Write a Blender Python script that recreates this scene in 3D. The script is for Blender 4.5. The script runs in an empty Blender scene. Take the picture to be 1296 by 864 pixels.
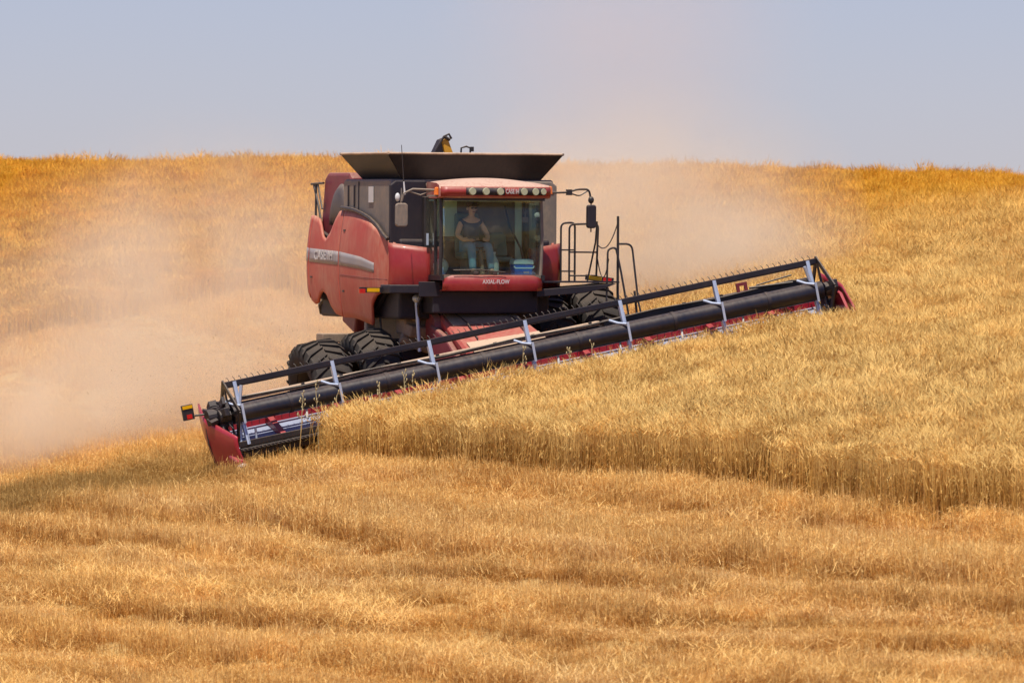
import bpy, bmesh, math, random
import numpy as np
from mathutils import Vector, Matrix, Euler

random.seed(7); np.random.seed(7)
R = math.radians
S = bpy.context.scene
COL = S.collection

# ------------------------------------------------------------------ camera, sky, sun, exposure
D = 150.0
cam = bpy.data.cameras.new("camera"); camo = bpy.data.objects.new("camera", cam); COL.objects.link(camo)
camo.location = (0, -D, 0); camo.rotation_euler = (R(90), 0, 0)
cam.sensor_width = 36; cam.lens = 36 * D / (1296 / 67.0); cam.clip_start = 1; cam.clip_end = 6000
cam.dof.use_dof = True; cam.dof.focus_distance = 147; cam.dof.aperture_fstop = 4.5
S.camera = camo

SUN_EL = R(68); SUN_DIR = Vector((-0.22, -1.0, 0)).normalized()
SUN_ROT = math.atan2(SUN_DIR.x, SUN_DIR.y)
w = bpy.data.worlds.new("World"); S.world = w; w.use_nodes = True
nt = w.node_tree; nt.nodes.clear()
sky = nt.nodes.new('ShaderNodeTexSky'); sky.sky_type = 'NISHITA'; sky.sun_disc = False
sky.sun_elevation = SUN_EL; sky.sun_rotation = SUN_ROT
sky.air_density = 1.0; sky.dust_density = 0.5; sky.ozone_density = 3.0; sky.altitude = 600
tint = nt.nodes.new('ShaderNodeMix'); tint.data_type = 'RGBA'; tint.blend_type = 'MULTIPLY'; tint.inputs[0].default_value = 1
tint.inputs[7].default_value = (0.94, 0.85, 1.09, 1)
bg = nt.nodes.new('ShaderNodeBackground'); bg.inputs[1].default_value = 0.080
out = nt.nodes.new('ShaderNodeOutputWorld')
nt.links.new(sky.outputs[0], tint.inputs[6]); nt.links.new(tint.outputs[2], bg.inputs[0]); nt.links.new(bg.outputs[0], out.inputs[0])

sl = bpy.data.lights.new("sun", 'SUN'); so = bpy.data.objects.new("sun", sl); COL.objects.link(so)
sl.energy = 4.7; sl.angle = R(0.6); sl.color = (1.0, 0.93, 0.80)
d = Vector((SUN_DIR.x * math.cos(SUN_EL), SUN_DIR.y * math.cos(SUN_EL), math.sin(SUN_EL)))
so.rotation_euler = d.to_track_quat('Z', 'Y').to_euler(); so.location = d * 200
S.view_settings.view_transform = 'Standard'; S.view_settings.look = 'None'
S.view_settings.exposure = 0.22; S.view_settings.gamma = 1; S.view_settings.use_curve_mapping = False
S.render.engine = 'CYCLES'
S.cycles.volume_step_rate = 2.0; S.cycles.volume_bounces = 3; S.cycles.transparent_max_bounces = 12
S.cycles.max_bounces = 6

# ------------------------------------------------------------------ helpers
def tag(o, label=None, cat=None, group=None, kind=None):
    if label: o['label'] = label
    if cat: o['category'] = cat
    if group: o['group'] = group
    if kind: o['kind'] = kind
    return o

def empty(name, loc, rot=(0, 0, 0)):
    o = bpy.data.objects.new(name, None); COL.objects.link(o)
    o.location = loc; o.rotation_euler = rot; o.empty_display_size = 0.2
    return o

class MB:
    def __init__(s): s.v = []; s.f = []
    def add(s, vs, fs):
        n = len(s.v); s.v += [tuple(v) for v in vs]; s.f += [tuple(i + n for i in f) for f in fs]; return s
    def box(s, c, size, rot=None):
        hx, hy, hz = size[0]/2, size[1]/2, size[2]/2
        vs = [Vector((x*hx, y*hy, z*hz)) for x in (-1, 1) for y in (-1, 1) for z in (-1, 1)]
        if rot is not None:
            m = Euler(rot).to_matrix(); vs = [m @ v for v in vs]
        c = Vector(c)
        return s.add([v + c for v in vs], [(0,1,3,2),(4,6,7,5),(0,4,5,1),(2,3,7,6),(0,2,6,4),(1,5,7,3)])
    def hexa(s, p):   # eight corners: bottom four ccw, top four ccw
        return s.add(p, [(3,2,1,0),(4,5,6,7),(0,1,5,4),(1,2,6,5),(2,3,7,6),(3,0,4,7)])
    def cyl(s, p0, p1, r0, r1=None, n=12, caps=True):
        r1 = r0 if r1 is None else r1
        p0 = Vector(p0); p1 = Vector(p1); d = (p1-p0).normalized()
        a = d.orthogonal().normalized(); b = d.cross(a)
        vs = []
        for p, r in ((p0, r0), (p1, r1)):
            for i in range(n):
                t = 2*math.pi*i/n; vs.append(p + a*math.cos(t)*r + b*math.sin(t)*r)
        fs = [(i, (i+1) % n, n+(i+1) % n, n+i) for i in range(n)]
        if caps: fs += [tuple(range(n))[::-1], tuple(range(n, 2*n))]
        return s.add(vs, fs)
    def tube(s, pts, r, n=8):
        pts = [Vector(p) for p in pts]; N = len(pts); vs = []; a = None
        for i, p in enumerate(pts):
            t = (pts[min(i+1, N-1)] - pts[max(i-1, 0)]).normalized()
            if a is None: a = t.orthogonal().normalized()
            a = (a - t*a.dot(t)).normalized(); b = t.cross(a)
            for k in range(n):
                q = 2*math.pi*k/n; vs.append(p + a*math.cos(q)*r + b*math.sin(q)*r)
        fs = []
        for i in range(N-1):
            for k in range(n):
                fs.append((i*n+k, i*n+(k+1) % n, (i+1)*n+(k+1) % n, (i+1)*n+k))
        fs += [tuple(range(n))[::-1], tuple(range((N-1)*n, N*n))]
        return s.add(vs, fs)
    def lathe_x(s, prof, n=48, c=(0, 0, 0)):   # prof: list of (x, r) closed
        vs = []; m = len(prof)
        for i in range(n):
            t = 2*math.pi*i/n
            for x, r in prof: vs.append((c[0]+x, c[1]+r*math.cos(t), c[2]+r*math.sin(t)))
        fs = [(i*m+j, i*m+(j+1) % m, ((i+1) % n)*m+(j+1) % m, ((i+1) % n)*m+j) for i in range(n) for j in range(m)]
        return s.add(vs, fs)
    def prism_x(s, poly, x0, x1):   # poly in (y,z)
        n = len(poly)
        vs = [(x0, y, z) for y, z in poly] + [(x1, y, z) for y, z in poly]
        fs = [tuple(range(n))[::-1], tuple(range(n, 2*n))] + [(i, (i+1) % n, n+(i+1) % n, n+i) for i in range(n)]
        return s.add(vs, fs)
    def prism_y(s, poly, y0, y1):
        n = len(poly)
        vs = [(x, y0, z) for x, z in poly] + [(x, y1, z) for x, z in poly]
        fs = [tuple(range(n)), tuple(range(n, 2*n))[::-1]] + [(i, n+i, n+(i+1) % n, (i+1) % n) for i in range(n)]
        return s.add(vs, fs)
    def grid(s, P):  # P[i][j] points
        ni, nj = len(P), len(P[0])
        return s.add([p for r in P for p in r],
                     [(i*nj+j, (i+1)*nj+j, (i+1)*nj+j+1, i*nj+j+1) for i in range(ni-1) for j in range(nj-1)])
    def ball(s, c, r, n=10, m=7):
        vs = [(c[0], c[1], c[2]-r[2])]; 
        for j in range(1, m):
            p = -math.pi/2 + math.pi*j/m
            for i in range(n):
                t = 2*math.pi*i/n
                vs.append((c[0]+r[0]*math.cos(p)*math.cos(t), c[1]+r[1]*math.cos(p)*math.sin(t), c[2]+r[2]*math.sin(p)))
        vs.append((c[0], c[1], c[2]+r[2])); L = len(vs)-1
        fs = [(0, 1+(i+1) % n, 1+i) for i in range(n)]
        for j in range(m-2):
            for i in range(n):
                fs.append((1+j*n+i, 1+j*n+(i+1) % n, 1+(j+1)*n+(i+1) % n, 1+(j+1)*n+i))
        fs += [(L, 1+(m-2)*n+i, 1+(m-2)*n+(i+1) % n) for i in range(n)]
        return s.add(vs, fs)
    def xf(s, M):
        s.v = [tuple(M @ Vector(v)) for v in s.v]; return s
    def build(s, name, mat, parent=None, bevel=0, smooth=False, solid=0, sub=0):
        me = bpy.data.meshes.new(name); me.from_pydata(s.v, [], s.f)
        bm = bmesh.new(); bm.from_mesh(me); bmesh.ops.recalc_face_normals(bm, faces=bm.faces); bm.to_mesh(me); bm.free()
        o = bpy.data.objects.new(name, me); COL.objects.link(o)
        if mat: me.materials.append(mat)
        if parent: o.parent = parent
        if smooth:
            me.polygons.foreach_set('use_smooth', [True]*len(me.polygons))
            try: me.set_sharp_from_angle(angle=R(38))
            except Exception: pass
        if solid:
            m = o.modifiers.new('s', 'SOLIDIFY'); m.thickness = solid; m.offset = 0
        if bevel:
            m = o.modifiers.new('b', 'BEVEL'); m.width = bevel; m.segments = 2; m.limit_method = 'ANGLE'; m.angle_limit = R(40)
        if sub:
            m = o.modifiers.new('u', 'SUBSURF'); m.levels = sub; m.render_levels = sub
        return o

def text_obj(name, body, size, M, mat, parent, extr=0.002, spacing=1.0, xs=1.0, shear=0.0):
    cu = bpy.data.curves.new(name, 'FONT'); cu.body = body; cu.size = size; cu.extrude = extr
    cu.align_x = 'CENTER'; cu.align_y = 'CENTER'; cu.space_character = spacing; cu.shear = shear; cu.offset = size*0.018
    tmp = bpy.data.objects.new('tmp', cu); COL.objects.link(tmp)
    bpy.context.view_layer.update()
    me = bpy.data.meshes.new_from_object(tmp.evaluated_get(bpy.context.evaluated_depsgraph_get()))
    bpy.data.objects.remove(tmp); me.name = name
    me.transform(M @ Matrix.Diagonal((xs, 1, 1, 1)))
    me.materials.clear(); me.materials.append(mat)
    o = bpy.data.objects.new(name, me); COL.objects.link(o); o.parent = parent
    return o

# ------------------------------------------------------------------ materials
def newmat(name):
    m = bpy.data.materials.new(name); m.use_nodes = True; m.node_tree.nodes.clear(); return m, m.node_tree
def N(t, k, **kw):
    n = t.nodes.new(k)
    for a, b in kw.items(): setattr(n, a, b)
    return n
def mixc(t, fac, a, b, mode='MIX'):
    n = N(t, 'ShaderNodeMix', data_type='RGBA', blend_type=mode)
    for i, x in ((0, fac), (6, a), (7, b)):
        if hasattr(x, 'is_linked'): t.links.new(x, n.inputs[i])
        elif i == 0: n.inputs[0].default_value = x
        else: n.inputs[i].default_value = (*x, 1)
    return n.outputs[2]
def mth(t, op, a, b=0.0, clamp=False):
    n = N(t, 'ShaderNodeMath', operation=op, use_clamp=clamp)
    for i, x in ((0, a), (1, b)):
        if hasattr(x, 'is_linked'): t.links.new(x, n.inputs[i])
        else: n.inputs[i].default_value = x
    return n.outputs[0]
def noise(t, scale, detail=4, co=None, rough=0.55, stretch=None):
    n = N(t, 'ShaderNodeTexNoise'); n.inputs['Scale'].default_value = scale; n.inputs['Detail'].default_value = detail
    n.inputs['Roughness'].default_value = rough
    if co is None: co = N(t, 'ShaderNodeTexCoord').outputs['Object']
    if stretch:
        mp = N(t, 'ShaderNodeMapping'); mp.inputs['Scale'].default_value = stretch
        t.links.new(co, mp.inputs[0]); co = mp.outputs[0]
    t.links.new(co, n.inputs['Vector']); return n.outputs[0]
def ramp(t, x, a, b, clamp=True):
    n = N(t, 'ShaderNodeMapRange', clamp=clamp); t.links.new(x, n.inputs[0])
    n.inputs[1].default_value = a; n.inputs[2].default_value = b; return n.outputs[0]

DUST = (0.46, 0.33, 0.22)
def painted(name, base, dust=0.25, top=0.5, rough=0.4, metal=0.0, nscale=1.6, dcol=DUST, coat=0.0, bump=0.0):
    m, t = newmat(name)
    o = N(t, 'ShaderNodeOutputMaterial'); p = N(t, 'ShaderNodeBsdfPrincipled'); t.links.new(p.outputs[0], o.inputs[0])
    big = noise(t, nscale, 5); fine = noise(t, nscale*14, 3, stretch=(1, 1, .35))
    g = N(t, 'ShaderNodeNewGeometry'); sx = N(t, 'ShaderNodeSeparateXYZ'); t.links.new(g.outputs['Normal'], sx.inputs[0])
    up = ramp(t, sx.outputs[2], 0.15, 0.95)
    f = mth(t, 'MULTIPLY', ramp(t, big, 0.25, 0.75), 2*dust)
    f = mth(t, 'ADD', f, mth(t, 'MULTIPLY', up, top))
    f = mth(t, 'MULTIPLY', f, ramp(t, fine, 0.0, 0.75), True)
    f = mth(t, 'MINIMUM', f, 0.93)
    var = mixc(t, ramp(t, noise(t, 3.1, 3), .3, .7), tuple(c*0.85 for c in base), base)
    t.links.new(mixc(t, f, var, dcol), p.inputs['Base Color'])
    t.links.new(mth(t, 'ADD', mth(t, 'MULTIPLY', f, 0.85-rough), rough), p.inputs['Roughness'])
    p.inputs['Metallic'].default_value = metal
    if coat: p.inputs['Coat Weight'].default_value = coat
    if bump:
        b = N(t, 'ShaderNodeBump'); b.inputs['Strength'].default_value = bump; b.inputs['Distance'].default_value = .02
        t.links.new(noise(t, 5, 3), b.inputs['Height']); t.links.new(b.outputs[0], p.inputs['Normal'])
    return m

RED = painted('red_paint', (0.31, 0.010, 0.014), 0.07, 0.5, 0.38, coat=.2)
REDSIDE = painted('dusty_red_paint', (0.44, 0.028, 0.016), 0.30, 0.6, 0.5, nscale=.9, dcol=(.58, .38, .26), bump=.05)
REDDARK = painted('deep_red_paint', (0.20, 0.012, 0.03), 0.10, 0.5, 0.5)
REDH = painted('header_red_paint', (0.38, 0.010, 0.035), 0.05, 0.2, 0.35, coat=.2)
BLACK = painted('black_paint', (0.012, 0.012, 0.018), 0.045, 0.35, 0.42)
BLACKP = painted('black_plastic', (0.010, 0.007, 0.017), 0.025, 0.2, 0.6)
TUBEB = painted('reel_tube_black', (0.006, 0.008, 0.020), 0.035, 0.22, 0.30, nscale=.9)
GREYP = painted('grey_panel', (0.14, 0.125, 0.12), 0.30, 0.5, 0.55, nscale=2.0)
SHROUD = painted('dark_grey_panel', (0.06, 0.055, 0.065), 0.16, 0.3, 0.55)
STRIPE = painted('grey_stripe', (0.30, 0.28, 0.30), 0.2, 0.2, 0.5)
LETTER = painted('pale_lettering', (0.62, 0.60, 0.60), 0.12, 0.1, 0.5)
STEEL = painted('pale_steel', (0.56, 0.65, 0.82), 0.05, 0.15, 0.35, metal=.35)
BLUEST = painted('draper_canvas', (0.30, 0.36, 0.52), 0.08, 0.05, 0.45)
RUBBER = painted('tyre_rubber', (0.008, 0.008, 0.011), 0.05, 0.15, 0.85, nscale=5)
DUSTY = painted('dust_caked_metal', (0.16, 0.12, 0.09), 0.4, 0.6, 0.85, nscale=3)
TAN = painted('dust_covered_beam', (0.25, 0.17, 0.12), 0.8, 0.9, 0.9, dcol=(.56, .40, .28))
TANKM = painted('tank_extension', (0.006, 0.005, 0.008), 0.03, 0.0, 0.55, nscale=1.2)
YEL = painted('yellow_paint', (0.62, 0.29, 0.01), 0.06, 0.15, 0.45)
ROOFM = painted('roof_shell', (0.34, 0.03, 0.03), 0.5, 1.0, 0.5, dcol=(.55, .38, .29))
CLOTHS = painted('dark_shirt', (0.085, 0.088, 0.11), 0.05, 0.0, 0.9)
JEANS = painted('blue_jeans', (0.16, 0.36, 0.52), 0.05, 0.0, 0.9)
SKIN = painted('skin', (0.80, 0.46, 0.30), 0.0, 0.0, 0.6)
CAPM = painted('cap_cloth', (0.05, 0.03, 0.03), 0.03, 0.0, 0.9)
SEATM = painted('seat_cloth', (0.20, 0.26, 0.23), 0.1, 0.1, 0.9)
LINER = painted('cab_lining', (0.60, 0.78, 0.66), 0.1, 0.1, 0.9)
INTER = painted('cab_interior', (0.16, 0.14, 0.11), 0.15, 0.3, 0.8)
COOLB = painted('cooler_blue', (0.02, 0.18, 0.80), 0.0, 0.0, 0.4)
COOLW = painted('cooler_lid', (0.60, 0.88, 0.95), 0.0, 0.0, 0.4)
JUG = painted('pale_plastic', (0.45, 0.60, 0.58), 0.03, 0.0, 0.5)
WHITE = painted('white_plastic', (0.7, 0.7, 0.72), 0.05, 0.1, 0.5)

def lampmat(name, c, e=0.0):
    m, t = newmat(name); o = N(t, 'ShaderNodeOutputMaterial'); p = N(t, 'ShaderNodeBsdfPrincipled'); t.links.new(p.outputs[0], o.inputs[0])
    p.inputs['Base Color'].default_value = (*c, 1); p.inputs['Roughness'].default_value = .15; p.inputs['Coat Weight'].default_value = .5
    b = N(t, 'ShaderNodeBump'); b.inputs['Strength'].default_value = .3; b.inputs['Distance'].default_value = .01
    wv = N(t, 'ShaderNodeTexWave'); wv.inputs['Scale'].default_value = 40; t.links.new(N(t, 'ShaderNodeTexCoord').outputs['Object'], wv.inputs[0])
    t.links.new(wv.outputs[1], b.inputs['Height']); t.links.new(b.outputs[0], p.inputs['Normal'])
    return m
LAMPG = lampmat('lamp_lens', (0.42, 0.42, 0.28)); AMBER = lampmat('amber_lens', (0.75, 0.18, 0.01)); REDL = lampmat('red_reflector', (0.55, 0.01, 0.01))
YELR = lampmat('yellow_reflector', (0.8, 0.42, 0.0))

def glassmat():
    m, t = newmat('cab_glass'); o = N(t, 'ShaderNodeOutputMaterial')
    tr = N(t, 'ShaderNodeBsdfTransparent'); tr.inputs[0].default_value = (0.88, 0.94, 0.89, 1)
    gl = N(t, 'ShaderNodeBsdfGlossy'); gl.inputs['Roughness'].default_value = 0.04; gl.inputs[0].default_value = (.9, .95, 1, 1)
    df = N(t, 'ShaderNodeBsdfDiffuse'); df.inputs[0].default_value = (.45, .36, .27, 1)
    fr = N(t, 'ShaderNodeFresnel'); fr.inputs[0].default_value = 1.5
    a = N(t, 'ShaderNodeMixShader'); t.links.new(mth(t, 'MULTIPLY', fr.outputs[0], .5), a.inputs[0]); t.links.new(tr.outputs[0], a.inputs[1]); t.links.new(gl.outputs[0], a.inputs[2])
    b = N(t, 'ShaderNodeMixShader'); t.links.new(mth(t, 'MULTIPLY', ramp(t, noise(t, 3, 5), .35, .8), .10), b.inputs[0])
    t.links.new(a.outputs[0], b.inputs[1]); t.links.new(df.outputs[0], b.inputs[2]); t.links.new(b.outputs[0], o.inputs[0])
    return m
GLASS = glassmat()

# ------------------------------------------------------------------ terrain
ROLL = R(11.2); YAW = R(20)
cs, sn = math.cos(YAW), math.sin(YAW)
H0 = (0.343, -3.94)
_y = np.arange(-260, 700.1, 0.5)
_k = [(-260, .0), (-150, .03), (-70, .078), (-14, .078), (-8, .062), (4, .062), (10, .0918), (40, .0918), (50, .085), (57, .045), (66, -.01), (80, -.05), (150, -.08), (300, -.03), (700, 0)]
_s = np.interp(_y, [k[0] for k in _k], [k[1] for k in _k])
_c = np.cumsum(_s)*0.5; _c -= np.interp(0, _y, _c); _c += -1.225
def smooth(t): t = np.clip(t, 0, 1); return t*t*(3-2*t)
def ground(x, y):
    x = np.asarray(x, float); y = np.asarray(y, float)
    c = np.interp(y, _y, _c)
    a = .177 + (-.026-.177)*smooth((y-2)/56.0)
    xs = np.where(np.abs(x) < 16, x, np.sign(x)*(16+14*np.tanh((np.abs(x)-16)/14)))
    und = .05*np.sin(x*.31+y*.17+1)*np.cos(y*.11-x*.07) + .035*np.sin(x*.7-y*.23)
    und = und*smooth((np.hypot(x-0, y+1)-5)/8)
    s, f = sf(x, y)
    for line, amp, wd in ROWS:
        dd = rowpos(line, s, f)
        und = und + amp*.18*smooth(dd/.4)*np.exp(-np.clip(dd, 0, 99)/wd)*smooth((f+3)/4)*smooth((70-f)/10)
    und = und + (-.03*np.exp(-((x+2)/7.0)**2) - .30*smooth((-x-4)/9))*smooth((y-15)/40)
    return c + a*xs + und
# pass edges and wheel ruts that run along the strips: (points (f, s)), strength, fade width
ROWS = [([(-1, 9.56), (25, 9.42), (41, 8.33)], 1.0, 1.6), ([(4, 11.26), (22, 10.8), (45, 9.4)], .75, 1.2), ([(9, 12.87), (32, 12.1), (45, 10.0)], .6, 1.5),
        ([(10, 15.0), (34, 12.95), (47, 11.0)], .7, 1.5), ([(-1, 5.9), (13, 5.6), (36, 6.0)], .3, 1.8), ([(10, 16.2), (30, 15.6), (47, 13.6)], .6, 1.5)]
MINOR = [([(0, c), (25, c-.2), (45, c-1.2)], a, c*.37) for c, a in ((7.7, .45), (8.6, .3), (10.4, .45), (12.1, .4), (14.0, .5), (14.6, .35), (17.3, .6), (18.4, .4), (19.6, .6))]
def rowpos(line, s, f):
    c = np.interp(f, [p[0] for p in line], [p[1] for p in line])
    return c + .22*np.sin(f*.35)+.10*np.sin(f*.9+1)+.06*np.sin(f*2.3) - s
def sf(x, y):
    dx = x-H0[0]; dy = y-H0[1]
    return -(dx*cs+dy*sn), dx*sn-dy*cs

def build_terrain():
    xs = np.concatenate([np.linspace(-900, -60, 15), np.arange(-55, -20, 2.5), np.arange(-20, 24, .35), np.arange(24, 60, 3), np.linspace(62, 900, 15)])
    ys = np.concatenate([np.linspace(-260, -67, 14), np.arange(-66, 75, .4), np.arange(76, 120, 4), np.linspace(125, 700, 15)])
    X, Y = np.meshgrid(xs, ys, indexing='ij'); Z = ground(X, Y)
    ni, nj = X.shape
    v = np.stack([X, Y, Z], -1).reshape(-1, 3)
    idx = np.arange(ni*nj).reshape(ni, nj)
    f = np.stack([idx[:-1, :-1], idx[1:, :-1], idx[1:, 1:], idx[:-1, 1:]], -1).reshape(-1, 4)
    me = bpy.data.meshes.new('ground'); me.from_pydata(v.tolist(), [], f.tolist())
    me.polygons.foreach_set('use_smooth', [True]*len(me.polygons))
    o = bpy.data.objects.new('ground', me); COL.objects.link(o)
    m, t = newmat('stubble_soil'); ou = N(t, 'ShaderNodeOutputMaterial'); p = N(t, 'ShaderNodeBsdfPrincipled'); t.links.new(p.outputs[0], ou.inputs[0])
    c = mixc(t, ramp(t, noise(t, 9, 6), .35, .65), (.36, .20, .06), (.60, .37, .12))
    c = mixc(t, ramp(t, noise(t, 60, 3, stretch=(1, .3, 1)), .45, .6), c, (.72, .46, .16))
    t.links.new(c, p.inputs['Base Color']); p.inputs['Roughness'].default_value = .95
    b = N(t, 'ShaderNodeBump'); b.inputs['Distance'].default_value = .05; t.links.new(noise(t, 30, 5), b.inputs['Height']); t.links.new(b.outputs[0], p.inputs['Normal'])
    me.materials.append(m)
    tag(o, kind='structure')
build_terrain()

def straw_mat(name, ca, cb, cc, cfar, transl=.25, rows=0, cloud_shade=0):
    m, t = newmat(name); ou = N(t, 'ShaderNodeOutputMaterial')
    p = N(t, 'ShaderNodeBsdfPrincipled'); p.inputs['Roughness'].default_value = .6; p.inputs['Specular IOR Level'].default_value = .25
    tl = N(t, 'ShaderNodeBsdfTranslucent')
    g = N(t, 'ShaderNodeNewGeometry'); at = N(t, 'ShaderNodeAttribute', attribute_name='tone'); at.attribute_type = 'GEOMETRY'
    oi = N(t, 'ShaderNodeObjectInfo')
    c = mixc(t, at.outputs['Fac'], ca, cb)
    big = ramp(t, noise(t, .16, 4, co=g.outputs['Position'], stretch=(1, .45, 1)), .35, .65)
    c = mixc(t, mth(t, 'MULTIPLY', big, .35), c, cc)
    rot = N(t, 'ShaderNodeMapping'); rot.vector_type = 'TEXTURE'; rot.inputs['Location'].default_value = (H0[0], H0[1], 0); rot.inputs['Rotation'].default_value = (0, 0, YAW)
    t.links.new(g.outputs['Position'], rot.inputs[0])      # x runs across the passes, -y along them
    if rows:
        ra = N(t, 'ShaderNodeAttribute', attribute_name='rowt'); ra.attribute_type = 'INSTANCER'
        c = mixc(t, mth(t, 'MULTIPLY', ra.outputs['Fac'], .80, True), c, (.30, .12, .022))  # dark bands along pass edges: dirty straw plus shade between stalks, in the colour
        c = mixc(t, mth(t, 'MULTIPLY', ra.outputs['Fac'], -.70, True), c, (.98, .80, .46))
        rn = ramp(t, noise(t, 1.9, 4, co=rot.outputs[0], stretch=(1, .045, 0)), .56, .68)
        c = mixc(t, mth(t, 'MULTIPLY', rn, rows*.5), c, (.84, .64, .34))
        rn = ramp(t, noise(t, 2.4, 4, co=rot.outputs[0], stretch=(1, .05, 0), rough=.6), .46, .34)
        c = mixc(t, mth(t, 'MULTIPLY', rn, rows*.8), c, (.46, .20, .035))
        gn = ramp(t, noise(t, .8, 5, co=rot.outputs[0], stretch=(1, .3, 0), rough=.7), .66, .74)
        c = mixc(t, mth(t, 'MULTIPLY', gn, .5), c, (.32, .24, .05))
    if cloud_shade:  # dust cloud's shadow beside the header, mixed into the straw colour
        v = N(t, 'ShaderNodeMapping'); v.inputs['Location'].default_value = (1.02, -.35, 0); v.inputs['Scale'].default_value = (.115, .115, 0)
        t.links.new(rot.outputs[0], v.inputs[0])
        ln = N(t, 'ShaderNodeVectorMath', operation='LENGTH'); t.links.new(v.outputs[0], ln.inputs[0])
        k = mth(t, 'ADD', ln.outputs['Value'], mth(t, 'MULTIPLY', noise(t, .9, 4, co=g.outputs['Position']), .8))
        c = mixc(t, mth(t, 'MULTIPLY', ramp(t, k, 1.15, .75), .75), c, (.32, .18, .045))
    sx = N(t, 'ShaderNodeSeparateXYZ'); t.links.new(g.outputs['Position'], sx.inputs[0])
    far = ramp(t, sx.outputs[1], 5, 45)
    c = mixc(t, mth(t, 'MULTIPLY', far, .9), c, cfar)
    rv = mth(t, 'ADD', mth(t, 'MULTIPLY', oi.outputs['Random'], .35), .82)
    hs = N(t, 'ShaderNodeHueSaturation'); t.links.new(c, hs.inputs['Color']); t.links.new(rv, hs.inputs['Value'])
    t.links.new(hs.outputs[0], p.inputs['Base Color']); t.links.new(hs.outputs[0], tl.inputs[0])
    mx = N(t, 'ShaderNodeMixShader'); mx.inputs[0].default_value = transl
    t.links.new(p.outputs[0], mx.inputs[1]); t.links.new(tl.outputs[0], mx.inputs[2]); t.links.new(mx.outputs[0], ou.inputs[0])
    return m
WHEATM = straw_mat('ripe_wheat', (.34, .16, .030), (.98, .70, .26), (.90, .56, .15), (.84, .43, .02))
STUBM = straw_mat('cut_straw', (.52, .25, .05), (1.0, .71, .29), (.95, .55, .13), (.86, .50, .11), rows=.75, cloud_shade=1)

class CB:      # clump builder with a tone per face
    def __init__(s): s.v = []; s.f = []; s.t = []
    def strip(s, pts, w, ang, tone, taper=True):
        dx, dy = math.cos(ang)*w/2, math.sin(ang)*w/2; b = len(s.v)
        for i, p in enumerate(pts):
            k = 1 - (.6*i/(len(pts)-1) if taper else 0)
            s.v += [(p[0]-dx*k, p[1]-dy*k, p[2]), (p[0]+dx*k, p[1]+dy*k, p[2])]
        for i in range(len(pts)-1):
            s.f.append((b+2*i, b+2*i+1, b+2*i+3, b+2*i+2)); s.t.append(tone)
    def ear(s, p, dr, L, w, tone):
        p = Vector(p); dr = Vector(dr).normalized(); a = dr.orthogonal().normalized(); c = dr.cross(a); b = len(s.v)
        s.v.append(tuple(p))
        for q in range(4):
            s.v.append(tuple(p + dr*L*.4 + (a*math.cos(q*math.pi/2) + c*math.sin(q*math.pi/2))*w/2))
        s.v.append(tuple(p+dr*L))
        for q in range(4):
            s.f += [(b, b+1+q, b+1+(q+1) % 4), (b+5, b+1+(q+1) % 4, b+1+q)]; s.t += [tone, tone]
    def mesh(s, name, mat):
        me = bpy.data.meshes.new(name); me.from_pydata(s.v, [], s.f); me.materials.append(mat)
        a = me.attributes.new('tone', 'FLOAT', 'FACE'); a.data.foreach_set('value', s.t)
        return bpy.data.objects.new(name, me)

rr = random.Random(3)
def wheat_clump(i):
    c = CB(); lean = rr.uniform(0, 6.28)
    for k in range(42):
        x, y = rr.gauss(0, .16), rr.gauss(0, .16); h = rr.gauss(.90, .05)
        la = lean + rr.gauss(0, .9); l = abs(rr.gauss(.06, .05)); dx, dy = math.cos(la)*l, math.sin(la)*l
        tone = rr.random(); a = rr.uniform(0, 3.14)
        top = (x+dx, y+dy, h)
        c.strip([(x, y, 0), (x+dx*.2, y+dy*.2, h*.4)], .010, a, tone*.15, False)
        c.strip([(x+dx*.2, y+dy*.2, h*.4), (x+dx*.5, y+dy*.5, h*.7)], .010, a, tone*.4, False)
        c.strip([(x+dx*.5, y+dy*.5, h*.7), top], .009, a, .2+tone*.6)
        if rr.random() < .8:   # dry leaf
            z0 = h*rr.uniform(.3, .75); b = rr.uniform(0, 6.28); L = rr.uniform(.08, .2)
            c.strip([(x, y, z0), (x+math.cos(b)*L*.6, y+math.sin(b)*L*.6, z0+L*.5), (x+math.cos(b)*L, y+math.sin(b)*L, z0+L*.1)], .010, b+1.57, tone*.8)
        dr = (math.cos(la)*rr.uniform(.1, 1.3), math.sin(la)*rr.uniform(.1, 1.3), rr.uniform(.4, 1))
        L = rr.uniform(.08, .12)
        c.ear(top, dr, L, .017, min(1, .45+tone*.6))
        for q in range(3):
            e = Vector(top) + Vector(dr).normalized()*L*.6; dd = Vector(dr).normalized()*.11 + Vector((rr.uniform(-.03, .03), rr.uniform(-.03, .03), rr.uniform(-.02, .03)))
            c.strip([tuple(e), tuple(e+dd)], .0045, rr.uniform(0, 3.14), 1)
    return c.mesh('wheat_clump', WHEATM)
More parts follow.
